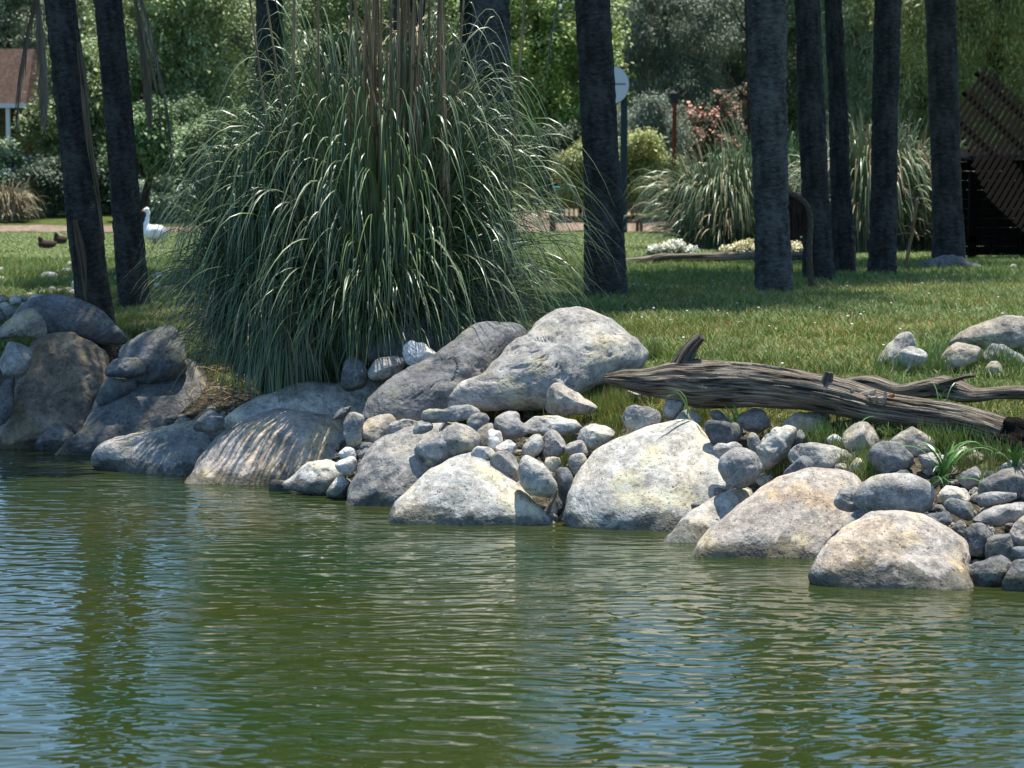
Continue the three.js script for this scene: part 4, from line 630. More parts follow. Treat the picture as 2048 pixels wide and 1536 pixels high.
function palm(label, u0, v0, d, u1, wTop, wBase, H, o = {}) {
  const r = rng(u0 * 31 + 5), foot = P(u0, v0, d); foot.y = ground(foot.x, d) - 0.05;
  const t = thing('palm_tree', label, 'palm', 'palms on the lawn', foot), high = P(u1, 0, d).sub(foot), dir = high.clone().multiplyScalar(1 / high.y);
  const side = o.bow ?? 0, path = [], rad = [], n = 6;
  for (let i = 0; i <= n; i++) { const y = H * i / n; path.push(V(dir.x * y + side * Math.sin(Math.PI * i / n) + 0.02 * (r() - 0.5), y, dir.z * y + 0.02 * (r() - 0.5))); const s = y / high.y; rad.push(px(lerp(wBase, wTop, Math.min(1, s)) / 2, d) * (s > 1 ? 1 - 0.12 * (s - 1) : 1) * (i ? 1 : 1.16)); }
  mesh('trunk', tube(path, rad, { rings: 150, sides: 26, wob: 0.05, streak: 0.03, seed: u0, ring: o.pale ? 0.012 : 0.008, ringEvery: 0.13 + 0.03 * r(), uvScale: 1 }), o.pale ? palmBarkPale : palmBark, t);
  const top = path[n], N = o.H2 ? 26 : 24;
  for (let k = 0; k < N; k++) { const m = mesh('frond', fronds[k % 3], frondMat, t); m.position.copy(top); m.rotation.set(0, k * 2.39996 + r() * 0.4, (k / N - 0.5) * -1.15 + 0.15 * (r() - 0.5), 'YXZ'); m.scale.setScalar((o.H2 ? 1.2 : 0.9) + 0.2 * r()); }
  for (const [u, v, L, a] of o.dead ?? []) { const p = P(u, v, d + 0.12).sub(foot), m = mesh('dead_frond', deadFrond, frondMat, t); m.position.copy(p); m.rotation.set(0, a, 0); m.scale.set(L * 0.5, L, L * 0.9); tag(m, 'dry brown hanging frond'); }
  for (const line of o.sheaths ?? []) { const pts = line.map(([u, v]) => P(u, v, d - 0.16).sub(foot)); const m = mesh('hanging_sheath', tube(pts, [0.02, 0.035, 0.03, 0.02, 0.012], { rings: 50, sides: 8, wob: 0.5, streak: 0.2, seed: 4 }), std({ color: C(0.20, 0.15, 0.10), map: at(woodMap, 1, 1) }), t); tag(m, 'dry brown strip hanging down the trunk'); }
  return t;
}
palm('leftmost palm, leaning left, with a dry strip hanging down its trunk', 207, 640, 20.9, 119, 60, 74, 6.6, { H2: 1, dead: [[84, -50, 0.85, 2.9], [74, -30, 0.8, 1.6]], sheaths: [[[158, 85], [166, 170], [178, 280], [192, 370], [208, 480]], [[150, 440], [160, 490], [166, 540], [170, 580], [172, 606]]] });
palm('slimmer leaning palm just right of the leftmost one, a dead frond hanging at its right', 268, 598, 24.6, 216, 56, 56, 7.2, { H2: 1, dead: [[262, -60, 1.25, 0.3], [256, -40, 1.0, 0.1], [268, -20, 0.9, 1.2]] });
palm('dark palm trunk rising behind the left part of the pampas grass', 552, 560, 29.5, 539, 52, 56, 7.6);
palm('dark palm trunk directly behind the tan stalks of the pampas grass', 818, 560, 29, 818, 62, 64, 7.4);
palm('palm trunk behind the right shoulder of the pampas grass', 985, 552, 28, 980, 76, 78, 7.2, { pale: 1 });
palm('second slim trunk hidden partly behind the one at the right shoulder of the pampas grass', 938, 545, 31, 936, 34, 36, 7.0);
palm('dark middle palm right of the pampas grass with its base in shaded grass', 1214, 598, 23.6, 1186, 68, 77, 6.4, { dead: [[1140, -80, 0.7, 3.0]] });
palm('pale-trunked palm with clear ring scars, foremost of the right-hand palms', 1550, 594, 24.2, 1532, 78, 64, 6.6, { pale: 1 });
palm('palm just right of the pale-trunked one, beside the hanging rope', 1640, 562, 27.4, 1614, 50, 56, 6.6);
palm('slim dark palm, third of the right-hand palms', 1690, 548, 29.6, 1666, 34, 44, 6.8);
palm('straight dark palm, fourth of the right-hand palms', 1764, 552, 29.0, 1776, 52, 52, 6.8);
palm('thick dark palm farthest right, in front of the slatted shelter', 1898, 524, 34.0, 1880, 60, 58, 7.2);

// ------------------------------------------------------------------ trees and bushes behind the lawn
function clump(n, rad, leaf, aspect, seed, droop = 0.3) {       // a spray of single leaves
  const r = rng(seed), pos = [], idx = [], col = [];
  for (let k = 0; k < n; k++) {
    const c = V(r() * 2 - 1, r() * 2 - 1, r() * 2 - 1).multiplyScalar(rad * (0.35 + 0.65 * r())), l = leaf * (0.6 + 0.7 * r()), w = l * aspect, a = r() * 6.283, e = (r() - 0.4) * 1.6 - droop;
    const d = V(Math.cos(a) * Math.cos(e), Math.sin(e), Math.sin(a) * Math.cos(e)), s = V(-Math.sin(a), (r() - 0.5) * 0.9, Math.cos(a)).normalize(), b = pos.length / 3, v = 0.75 + 0.5 * r();
    const m = c.clone().addScaledVector(d, l * 0.5), tip = c.clone().addScaledVector(d, l); tip.y -= l * 0.18;
    pos.push(c.x, c.y, c.z, m.x - s.x * w / 2, m.y - s.y * w / 2, m.z - s.z * w / 2, m.x + s.x * w / 2, m.y + s.y * w / 2, m.z + s.z * w / 2, tip.x, tip.y, tip.z);
    for (let q = 0; q < 4; q++) col.push(v, v, v);
    idx.push(b, b + 1, b + 2, b + 1, b + 3, b + 2);
  }
  return geom(pos, idx, null, col);
}
const broad = [clump(46, 0.42, 0.17, 0.5, 1), clump(46, 0.42, 0.15, 0.5, 2)], fine = [clump(70, 0.40, 0.15, 0.16, 3, 0.6), clump(70, 0.40, 0.17, 0.14, 4, 0.6)], tight = [clump(60, 0.26, 0.10, 0.55, 5), clump(60, 0.26, 0.09, 0.55, 6)];
const crownMat = leafMat({ roughness: 0.6, transmission: 0.3, thickness: 0 });
const treeBark = std({ color: C(0.10, 0.08, 0.06), map: at(woodMap, 2, 0.5), bumpMap: at(woodBump, 2, 0.5), bumpScale: 0.03 });
function crown(parent, name, sprays, mat, spots, tone, r, vary = 0.25, s0 = 1) {
  const M = new THREE.Matrix4(), Q = new THREE.Quaternion(), E = new THREE.Euler();
  sprays.forEach((gm, k) => {
    const list = spots.filter((_, i) => i % sprays.length === k); if (!list.length) return;
    const im = new THREE.InstancedMesh(gm, mat, list.length); im.name = name; im.castShadow = im.receiveShadow = true; im.userData.kind = 'stuff';
    list.forEach((p, i) => { Q.setFromEuler(E.set((r() - 0.5) * 0.8, r() * 6.283, (r() - 0.5) * 0.8)); const s = s0 * (0.75 + 0.5 * r()); M.compose(p, Q, V(s, s, s)); im.setMatrixAt(i, M); const v = 1 + vary * (r() * 2 - 1), y = vary * 0.5 * (r() - 0.3); im.setColorAt(i, C(tone[0] * v * (1 + y), tone[1] * v, tone[2] * v)); });
    parent.add(im);
  });
}
// lobes: foliage masses of the crown, each x, y, z, radius x/y/z (metres, from the tree's foot)
function tree(name, label, cat, u, d, o) {
  const X = (u - 1024) * d / FOCAL, t = thing(name, label, cat, o.group, soil(X, d).add(V(0, -0.05, 0))), r = rng(o.seed), lobes = [];
  const H = o.H, W = o.W, n = o.lobes ?? 11;
  for (let k = 0; k < n; k++) { const a = k * 2.4 + r(), y = lerp(o.low ?? H * 0.3, H * 0.93, (k + 0.5) / n), f = Math.sin(Math.PI * clamp((y - (o.low ?? H * 0.3) * 0.6) / (H * 1.08 - (o.low ?? H * 0.3) * 0.6), 0.08, 1)), q = W * 0.62 * f * Math.sqrt(r()); lobes.push([q * Math.cos(a), y, q * Math.sin(a), W * (0.30 + 0.20 * r()) * (0.5 + 0.5 * f), H * (0.09 + 0.06 * r()), W * (0.3 + 0.2 * r()) * (0.5 + 0.5 * f)]); }
  if (o.trunk !== 0) {
    const tr = o.trunk ?? 0.16, path = [V(0, 0, 0), V(0.1 * (r() - 0.5), H * 0.25, 0.1 * (r() - 0.5)), V(0.5 * (r() - 0.5), H * 0.55, 0.4 * (r() - 0.5)), V(0.5 * (r() - 0.5), H * 0.86, 0.4 * (r() - 0.5))];
    mesh('trunk', tube(path, [tr * 1.2, tr, tr * 0.7, tr * 0.25], { rings: 24, sides: 10, wob: 0.15, seed: o.seed }), treeBark, t);
    for (let k = 1; k < n; k += 2) { const L = lobes[k], s = V(0, Math.max(H * 0.2, L[1] - H * 0.22), 0); mesh('limb', tube([s, V(L[0] * 0.45, (s.y + L[1]) / 2 + 0.2, L[2] * 0.45), V(L[0], L[1], L[2])], [tr * 0.42, tr * 0.28, tr * 0.1], { rings: 8, sides: 6, seed: k }), treeBark, t); }
  }
  const spots = [], N = o.n;
  for (let k = 0; k < N; k++) { const L = lobes[Math.floor(r() * n)], v = V(r() * 2 - 1, r() * 2 - 1, r() * 2 - 1).normalize(), q = Math.pow(r(), 0.4); const p = V(L[0] + v.x * L[3] * q, L[1] + v.y * L[4] * q, L[2] + v.z * L[5] * q); if (fbm(p.x * 1.1 + o.seed, p.y * 1.1, p.z * 1.1, 2) > -0.22) { if (o.weep) p.y -= o.weep * r() * r(); spots.push(p); } }
  crown(t, 'crown', o.spray ?? broad, crownMat, spots, o.tone, r, o.vary, o.size ?? 1);
  if (o.flowers) crown(t, 'blossom', flowerSpray, flowerMat, spots.filter((p, i) => i % 2 === 0 && (p.z > -0.1)).slice(0, o.flowers), o.petal, r, 0.1, o.petalSize ?? 1);
  return t;
}
const flowerSpray = [clump(26, 0.2, 0.09, 0.9, 8, 0)], flowerMat = leafMat({ roughness: 0.7 });
// left: light fluffy trees, a darker round-headed one, dark shrubs at their feet
tree('broadleaf_tree', 'light green tree between the two left palms and the pampas grass', 'tree', 375, 74, { H: 8.6, W: 4.2, low: 1.6, n: 1440, tone: [0.300, 0.380, 0.150], seed: 101, lobes: 14, vary: 0.35 });
tree('broadleaf_tree', 'pale grey-green tree rising behind the left part of the pampas grass', 'tree', 465, 80, { H: 8.8, W: 4.4, low: 1.8, n: 1280, tone: [0.320, 0.380, 0.200], seed: 102, vary: 0.35 });
tree('broadleaf_tree', 'olive tree directly behind the leftmost palm', 'tree', 235, 78, { H: 8.4, W: 3.4, low: 1.4, n: 1440, tone: [0.260, 0.320, 0.130], seed: 103, vary: 0.4, lobes: 14 });
tree('broadleaf_tree', 'dark olive tree above the brown-roofed house', 'tree', 20, 96, { H: 9.6, W: 5.4, low: 2.5, n: 1280, tone: [0.170, 0.220, 0.110], seed: 104, lobes: 12 });
tree('broadleaf_tree', 'big backdrop tree behind the left palms', 'tree', 260, 98, { H: 9.8, W: 6, low: 2, n: 1440, tone: [0.200, 0.270, 0.110], seed: 105, lobes: 14 });
tree('broadleaf_tree', 'small round-headed dark green tree with a bare stem above the swan', 'tree', 292, 60, { H: 3.3, W: 1.0, low: 1.9, n: 416, tone: [0.150, 0.260, 0.080], seed: 106, trunk: 0.12, lobes: 6, spray: tight, size: 1.3 });
tree('broadleaf_tree', 'dense bushy tree behind the leftmost palm, reaching down to the hedge', 'tree', 165, 71, { H: 4.8, W: 1.9, low: 0.8, n: 1440, tone: [0.220, 0.290, 0.100], seed: 107, lobes: 12, spray: tight, size: 1.4, vary: 0.4 });
tree('broadleaf_tree', 'bushy tree between the two left palms', 'tree', 215, 73, { H: 5.2, W: 2.6, low: 0.6, n: 1280, tone: [0.200, 0.300, 0.100], seed: 108, lobes: 12, spray: tight, size: 1.4, vary: 0.4 });
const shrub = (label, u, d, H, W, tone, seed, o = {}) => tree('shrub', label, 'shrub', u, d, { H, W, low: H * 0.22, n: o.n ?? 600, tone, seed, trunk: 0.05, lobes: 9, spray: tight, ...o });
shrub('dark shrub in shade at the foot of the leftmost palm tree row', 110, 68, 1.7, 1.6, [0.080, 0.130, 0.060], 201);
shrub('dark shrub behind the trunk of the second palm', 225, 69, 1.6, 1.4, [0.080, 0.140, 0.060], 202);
shrub('white-flowering shrub below the brown-roofed house', 14, 70, 2.1, 1.1, [0.200, 0.300, 0.120], 203, { flowers: 150, petal: [0.75, 0.76, 0.74] });
shrub('white-flowering hedge shrub behind the swan', 325, 66, 1.3, 1.5, [0.160, 0.240, 0.100], 204, { flowers: 150, petal: [0.75, 0.76, 0.74] });
shrub('dark green shrub right of the round-headed small tree', 355, 69, 3.4, 1.7, [0.120, 0.200, 0.070], 205, { n: 600 });
shrub('green shrub hidden behind the left edge of the pampas grass', 430, 67, 3.2, 2.0, [0.180, 0.270, 0.100], 206, { n: 600 });
// middle
tree('broadleaf_tree', 'bright yellow-green tree right of the pampas grass, behind the middle palm', 'tree', 1085, 76, { H: 9.2, W: 3.6, low: 1.2, n: 1920, tone: [0.290, 0.400, 0.090], seed: 111, lobes: 16, vary: 0.4 });
tree('broadleaf_tree', 'mid green tree behind the pampas grass stalks', 'tree', 900, 82, { H: 8.8, W: 4.2, low: 1.6, n: 1440, tone: [0.220, 0.320, 0.100], seed: 112, lobes: 13 });
tree('broadleaf_tree', 'green tree behind the pampas grass, between its two hidden palm trunks', 'tree', 690, 84, { H: 9.0, W: 4.4, low: 1.6, n: 1440, tone: [0.260, 0.340, 0.130], seed: 113, lobes: 13 });
tree('broadleaf_tree', 'deep green backdrop tree left behind the pampas grass crown', 'tree', 570, 92, { H: 9.4, W: 4.4, low: 1.5, n: 1280, tone: [0.220, 0.300, 0.120], seed: 114, lobes: 12 });
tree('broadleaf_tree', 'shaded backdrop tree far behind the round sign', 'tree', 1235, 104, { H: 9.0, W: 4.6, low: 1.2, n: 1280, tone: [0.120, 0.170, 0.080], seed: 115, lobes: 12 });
tree('pine_tree', 'grey-green pine with wispy needles right of the round sign', 'tree', 1330, 86, { H: 9.4, W: 3.6, low: 2.9, n: 1520, tone: [0.200, 0.250, 0.150], seed: 116, lobes: 14, spray: fine, size: 1.2, weep: 0.8 });
tree('pine_tree', 'taller hazy pine behind the pale-trunked palm', 'tree', 1450, 92, { H: 10, W: 3.8, low: 3.6, n: 1440, tone: [0.220, 0.270, 0.160], seed: 117, lobes: 14, spray: fine, size: 1.25, weep: 0.9 });
tree('pine_tree', 'low silvery-blue conifer beside the round sign', 'tree', 1290, 72, { H: 3.6, W: 1.6, low: 0.9, n: 672, tone: [0.200, 0.260, 0.180], seed: 118, lobes: 9, spray: fine, weep: 0.5 });
shrub('wide yellow-green clipped bush behind the bench', 1265, 66.5, 2.5, 2.0, [0.340, 0.380, 0.110], 211, { n: 700, vary: 0.35 });
shrub('smaller yellow-green bush left of the middle palm', 1160, 67, 2.2, 1.1, [0.320, 0.350, 0.100], 212, { n: 380, vary: 0.35 });
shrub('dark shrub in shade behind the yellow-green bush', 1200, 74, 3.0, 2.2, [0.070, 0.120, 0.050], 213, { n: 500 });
shrub('dark shrub behind the pampas grass edge near the green bin', 1110, 74, 2.4, 1.2, [0.100, 0.170, 0.060], 214);
for (const [k, u, d, H, W, s] of [[0, 1330, 80, 3.2, 1.5, 221], [1, 1415, 82, 3.7, 1.8, 222], [2, 1490, 84, 4.2, 1.6, 223]]) shrub(['salmon-flowered shrub left of the rusty post', 'salmon-flowered shrub right of the rusty post', 'tall salmon-flowered shrub next to the pale-trunked palm'][k], u, d, H, W, [0.09, 0.12, 0.05], s, { n: 520, flowers: 330, petal: [0.72, 0.36, 0.27], petalSize: 1.2 });
// right: soft bamboo-like and willow-like screens
tree('willow_tree', 'soft yellow-green willowy tree behind the slatted shelter', 'tree', 1990, 62, { H: 11.5, W: 3.6, low: 1.8, n: 2400, tone: [0.320, 0.360, 0.100], seed: 121, lobes: 17, spray: fine, size: 1.15, weep: 1.0, vary: 0.35 });
tree('willow_tree', 'feathery green tree between the two rightmost palms', 'tree', 1835, 66, { H: 12, W: 3.4, low: 1.6, n: 2080, tone: [0.260, 0.330, 0.110], seed: 122, lobes: 17, spray: fine, size: 1.15, weep: 1.0, vary: 0.35 });
tree('willow_tree', 'grey-green feathery tree between the slim right-hand palms', 'tree', 1715, 74, { H: 11.5, W: 3.2, low: 1.8, n: 1760, tone: [0.220, 0.290, 0.130], seed: 123, lobes: 15, spray: fine, size: 1.15, weep: 0.9 });
tree('broadleaf_tree', 'dark tree seen through the gap right of the pale-trunked palm', 'tree', 1600, 88, { H: 11, W: 3.6, low: 1.6, n: 1440, tone: [0.180, 0.240, 0.100], seed: 124, lobes: 13 });
tree('broadleaf_tree', 'tall backdrop tree beyond the right picture edge', 'tree', 2130, 80, { H: 13, W: 5, low: 1.5, n: 1600, tone: [0.220, 0.300, 0.100], seed: 125, lobes: 14 });
tree('broadleaf_tree', 'tall backdrop tree far behind the right-hand palms', 'tree', 1900, 100, { H: 13.5, W: 5.5, low: 1.5, n: 1440, tone: [0.200, 0.280, 0.100], seed: 126, lobes: 14 });
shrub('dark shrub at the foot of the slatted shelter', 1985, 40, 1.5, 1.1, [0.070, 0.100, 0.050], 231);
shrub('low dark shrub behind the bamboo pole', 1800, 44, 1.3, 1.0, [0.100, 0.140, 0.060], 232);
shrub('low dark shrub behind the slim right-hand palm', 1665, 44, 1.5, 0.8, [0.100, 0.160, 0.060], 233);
// the wood beyond, closing every gap
for (const [k, u, d, H, W] of [[0, -60, 118, 10.5, 7], [1, 130, 124, 11, 7.5], [2, 330, 116, 10.5, 7], [3, 520, 122, 11, 7.5], [4, 760, 118, 10.8, 7.5], [5, 980, 124, 11, 7], [6, 1190, 118, 10, 7], [7, 1390, 124, 10.5, 7.5], [8, 1560, 116, 12, 7], [9, 1760, 122, 14, 7.5], [10, 1960, 118, 14.5, 7.5], [11, 2140, 120, 14, 7]])
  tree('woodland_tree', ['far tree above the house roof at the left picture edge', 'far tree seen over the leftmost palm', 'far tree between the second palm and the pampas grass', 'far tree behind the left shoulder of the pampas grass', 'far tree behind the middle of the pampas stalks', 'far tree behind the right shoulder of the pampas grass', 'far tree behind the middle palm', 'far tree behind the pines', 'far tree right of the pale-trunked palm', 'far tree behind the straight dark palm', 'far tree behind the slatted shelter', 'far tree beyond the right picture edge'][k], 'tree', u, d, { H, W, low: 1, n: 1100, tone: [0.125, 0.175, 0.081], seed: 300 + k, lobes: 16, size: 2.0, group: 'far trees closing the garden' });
// low white daisies by the kerb
for (const [u, v, w, s, label] of [[1345, 505, 0.42, 1, 'mound of white daisies on the mown lawn by the kerb'], [1500, 503, 0.5, 2, 'mound of cream daisies left of the pale-trunked palm'], [1578, 500, 0.3, 3, 'small mound of cream daisies right of the pale-trunked palm']]) {
  const d = 37.5, X = (u - 1024) * d / FOCAL, t = thing('daisy_clump', label, 'flowers', null, soil(X, d)), r = rng(s * 77), leaves = [], heads = [];
  for (let k = 0; k < 60; k++) { const a = r() * 6.283, q = Math.sqrt(r()) * w; leaves.push(V(q * Math.cos(a), 0.03 + 0.12 * r() * (1 - q / w), q * Math.sin(a) * 0.6)); heads.push(V(q * Math.cos(a) * 0.95, 0.10 + 0.14 * (1 - q / w) + 0.05 * r(), q * Math.sin(a) * 0.6)); }
  crown(t, 'foliage', tight, crownMat, leaves, [0.10, 0.15, 0.05], r, 0.3, 0.45);
  crown(t, 'blossom', flowerSpray, flowerMat, heads, s === 1 ? [0.80, 0.79, 0.68] : [0.72, 0.66, 0.42], r, 0.1, 0.34);
}

// ------------------------------------------------------------------ built things behind the lawn
const box = (w, h, d, x = 0, y = 0, z = 0, rx = 0, ry = 0, rz = 0) => { const g = new THREE.BoxGeometry(w, h, d); g.applyMatrix4(new THREE.Matrix4().makeRotationFromEuler(new THREE.Euler(rx, ry, rz))); g.translate(x, y, z); return g; };
const cyl = (r0, r1, h, x, y, z, n = 16) => { const g = new THREE.CylinderGeometry(r0, r1, h, n); g.translate(x, y, z); return g; };
const X = (u, d) => (u - 1024) * d / FOCAL;
const redwood = std({ color: C(0.25, 0.095, 0.045), map: at(woodMap, 3, 1), bumpMap: at(woodBump, 3, 1), bumpScale: 0.004, roughness: 0.7 });
{ // garden bench, its back towards the pond
  const d = 60.0, b = thing('garden_bench', 'red-brown slatted garden bench with its back to the pond', 'bench', null, soil(X(1195, d), d)); b.rotation.y = 0.16;
  const L = 2.3, h = 0.72;
  for (const s of [-1, 1]) { mesh('leg', box(0.075, h + (s > 0 ? 0.06 : 0), 0.07, s * L / 2, (h + 0.04) / 2, 0.02), redwood, b); mesh('leg', box(0.07, 0.44, 0.07, s * L / 2 + 0.02, 0.22, -0.55), redwood, b); mesh('arm_rest', box(0.09, 0.045, 0.66, s * L / 2 + 0.01, 0.455, -0.28), redwood, b); }
  mesh('back_rail', box(L - 0.08, 0.075, 0.05, 0, h - 0.06, 0.02), redwood, b); mesh('back_rail', box(L - 0.08, 0.06, 0.045, 0, 0.28, 0.02), redwood, b);
  for (let k = 0; k < 17; k++) mesh('back_slat', box(0.045, h - 0.39, 0.02, -L / 2 + 0.14 + k * (L - 0.28) / 16, 0.48, 0.02), redwood, b);
  for (let k = 0; k < 6; k++) mesh('seat_slat', box(L - 0.06, 0.025, 0.075, 0, 0.30, -0.08 - k * 0.09), redwood, b);
}
{ // wooden chair half hidden by the pampas grass
  const d = 69, b = thing('wooden_chair', 'orange-brown wooden chair half hidden behind the pampas grass edge', 'chair', null, soil(X(1068, d), d)); b.rotation.y = -0.6;
  for (const [x, z, h] of [[-0.26, -0.25, 0.42], [0.26, -0.25, 0.42], [-0.26, 0.25, 0.84], [0.26, 0.25, 0.84]]) mesh('leg', box(0.05, h, 0.05, x, h / 2, z), redwood, b);
  mesh('seat', box(0.52, 0.04, 0.50, 0, 0.44, 0), redwood, b); for (let k = 0; k < 3; k++) mesh('back_slat', box(0.47, 0.08, 0.02, 0, 0.54 + k * 0.12, 0.25), redwood, b);
  for (const s of [-1, 1]) mesh('arm_rest', box(0.06, 0.035, 0.5, s * 0.27, 0.62, 0), redwood, b);
}
{ // green litter bin
  const d = 69, p = soil(X(1118, d), d), b = thing('litter_bin', 'dark green litter bin with a teal lid beyond the bench', 'bin', null, p), m = std({ color: C(0.02, 0.06, 0.055), roughness: 0.5 }), lid = std({ color: C(0.04, 0.20, 0.19), roughness: 0.4 });
  mesh('body', new THREE.LatheGeometry([[0, 0], [0.15, 0], [0.16, 0.03], [0.185, 0.72], [0.19, 0.74], [0, 0.74]].map(q => new THREE.Vector2(...q)), 20), m, b);
  mesh('lid', new THREE.LatheGeometry([[0, 0.745], [0.225, 0.745], [0.225, 0.79], [0.20, 0.82], [0, 0.83]].map(q => new THREE.Vector2(...q)), 20), lid, b);
}
{ // round notice sign on a dark post
  const d = 58, foot = soil(X(1247, d), d), s = thing('round_sign', 'round pale sign on a dark green post, half hidden by the middle palm', 'sign', null, foot), top = P(1226, 170, d).sub(foot), wh = std({ color: C(0.50, 0.50, 0.50), roughness: 0.5 }), dk = std({ color: C(0.015, 0.03, 0.028), roughness: 0.5 });
  mesh('post', cyl(0.085, 0.095, top.y - 0.1, 0, (top.y - 0.1) / 2, -0.09), dk, s);
  const disc = cyl(0.46, 0.46, 0.03, 0, 0, 0, 40); disc.rotateX(Math.PI / 2); disc.scale(0.86, 1, 1); disc.translate(top.x, top.y, 0.05); const dm = mesh('disc', disc, wh, s);
  mesh('bar', box(0.5, 0.028, 0.008, top.x + 0.06, top.y + 0.02, 0.071), dk, dm);
  const rim = new THREE.TorusGeometry(0.46, 0.014, 8, 48); rim.scale(0.86, 1, 1); rim.translate(top.x, top.y, 0.05); mesh('rim', rim, dk, dm);
  mesh('bracket', box(0.3, 0.05, 0.05, top.x * 0.5, top.y - 0.2, -0.01), dk, s);
}
{ // rusty post with a dark lantern-like box
  const d = 66, foot = soil(X(1347, d), d), t = thing('rusty_post', 'rust-red post with a dark box on top above the yellow-green bush', 'post', null, foot), h = P(1347, 205, d).y - foot.y;
  mesh('shaft', cyl(0.06, 0.07, h, 0, h / 2, 0, 12), std({ color: C(0.20, 0.055, 0.025), map: at(palmMap, 2, 2) }), t);
  mesh('head', box(0.15, 0.26, 0.15, -0.04, h + 0.13, 0), std({ color: C(0.02, 0.022, 0.025), roughness: 0.5 }), t);
  mesh('cap', new THREE.ConeGeometry(0.13, 0.1, 4).translate(-0.04, h + 0.31, 0), std({ color: C(0.05, 0.05, 0.055) }), t);
}
{ // brown-roofed house at the far left
  const d = 84, p = soil(X(-150, d), d), t = thing('house', 'house with a brown hipped roof, ochre wall and white corner post at the far left', 'house', null, p);
  const eave = P(0, 208, d).y - p.y, ridge = P(0, 84, d).y - p.y, right = X(36, d) - p.x, W = 8, dep = 7;
  const roof = std({ color: C(0.12, 0.075, 0.06), map: at(earthMap, 1.2, 1.2), bumpMap: at(earthBump, 1.2, 1.2), bumpScale: 0.02 });
  mesh('wall', box(W, eave, dep, right - 0.5 - W / 2, eave / 2, -dep / 2 - 0.5), std({ color: C(0.20, 0.16, 0.06), map: at(earthMap, 0.5, 0.5) }), t);
  const e = 0.4, x0 = right - W - 1, x1 = right + e, z0 = 0, z1 = -dep - 1, r0 = x0 + 3, r1 = x1 - 0.5, zr = z1 / 2, q = [x0, eave, z0, x1, eave, z0, x1, eave, z1, x0, eave, z1, r0, ridge, zr, r1, ridge, zr];
  const rg = geom(q, [0, 1, 5, 0, 5, 4, 1, 2, 5, 2, 3, 4, 2, 4, 5, 3, 0, 4, 0, 3, 2, 0, 2, 1], q.filter((_, i) => i % 3 !== 2)).toNonIndexed(); rg.computeVertexNormals(); mesh('roof', rg, roof, t);
  mesh('fascia', box(x1 - x0 + 0.05, 0.16, 0.06, (x0 + x1) / 2, eave - 0.06, 0.04), std({ color: C(0.62, 0.62, 0.6) }), t);
  const px0 = X(21, d) - p.x; mesh('corner_post', box(0.14, eave - 0.14, 0.14, px0, (eave - 0.14) / 2, -0.1), std({ color: C(0.62, 0.62, 0.6) }), t);
  const wx = right - 2.2, wm = mesh('window', box(1.2, 1.1, 0.05, wx, eave * 0.55, -0.47), std({ color: C(0.03, 0.035, 0.04), roughness: 0.15 }), t); mesh('frame', merge([box(1.36, 0.08, 0.09, wx, eave * 0.55 + 0.59, -0.45), box(1.36, 0.08, 0.09, wx, eave * 0.55 - 0.59, -0.45), box(0.08, 1.1, 0.09, wx - 0.64, eave * 0.55, -0.45), box(0.08, 1.1, 0.09, wx + 0.64, eave * 0.55, -0.45)]), std({ color: C(0.6, 0.6, 0.58) }), wm);
}
{ // slatted timber shelter at the right
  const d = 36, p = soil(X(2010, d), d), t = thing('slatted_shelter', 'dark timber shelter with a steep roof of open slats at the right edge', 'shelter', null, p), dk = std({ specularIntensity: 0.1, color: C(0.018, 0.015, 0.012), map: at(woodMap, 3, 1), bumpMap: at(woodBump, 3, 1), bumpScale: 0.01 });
  const ridge0 = P(1973, 137, d + 0.6).sub(p), along = P(2048, 209, d + 0.6).sub(p).sub(ridge0).normalize(), foot0 = P(1906, 242, d - 0.5).sub(p), down = foot0.clone().sub(ridge0), L = down.length() * 1.0; down.normalize();
  const nrm = V().crossVectors(along, down).normalize(), basis = new THREE.Matrix4();
  const slat = new THREE.BoxGeometry(0.055, 0.03, 1);
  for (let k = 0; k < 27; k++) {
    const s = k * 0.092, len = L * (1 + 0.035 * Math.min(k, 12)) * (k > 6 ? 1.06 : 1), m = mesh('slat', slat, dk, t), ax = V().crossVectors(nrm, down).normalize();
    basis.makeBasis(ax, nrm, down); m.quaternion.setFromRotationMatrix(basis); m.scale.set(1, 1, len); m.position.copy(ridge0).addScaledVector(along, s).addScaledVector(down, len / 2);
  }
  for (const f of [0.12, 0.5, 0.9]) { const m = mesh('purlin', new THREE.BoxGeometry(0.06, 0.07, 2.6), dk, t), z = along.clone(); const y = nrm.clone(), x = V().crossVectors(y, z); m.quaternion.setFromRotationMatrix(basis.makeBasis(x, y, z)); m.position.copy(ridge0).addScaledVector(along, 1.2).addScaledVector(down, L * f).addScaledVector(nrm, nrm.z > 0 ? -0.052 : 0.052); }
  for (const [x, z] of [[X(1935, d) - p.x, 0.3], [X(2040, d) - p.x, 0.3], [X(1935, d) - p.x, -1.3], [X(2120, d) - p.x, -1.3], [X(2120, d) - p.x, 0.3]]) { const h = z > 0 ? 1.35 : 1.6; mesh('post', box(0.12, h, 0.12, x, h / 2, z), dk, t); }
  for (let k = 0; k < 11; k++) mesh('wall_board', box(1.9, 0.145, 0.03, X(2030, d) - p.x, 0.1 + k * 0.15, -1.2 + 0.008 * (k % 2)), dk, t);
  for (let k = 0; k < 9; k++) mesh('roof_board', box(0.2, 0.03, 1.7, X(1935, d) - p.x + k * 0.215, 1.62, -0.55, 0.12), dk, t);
  mesh('rail', box(1.9, 0.1, 0.08, X(2030, d) - p.x, 0.32, 0.32), dk, t);
}
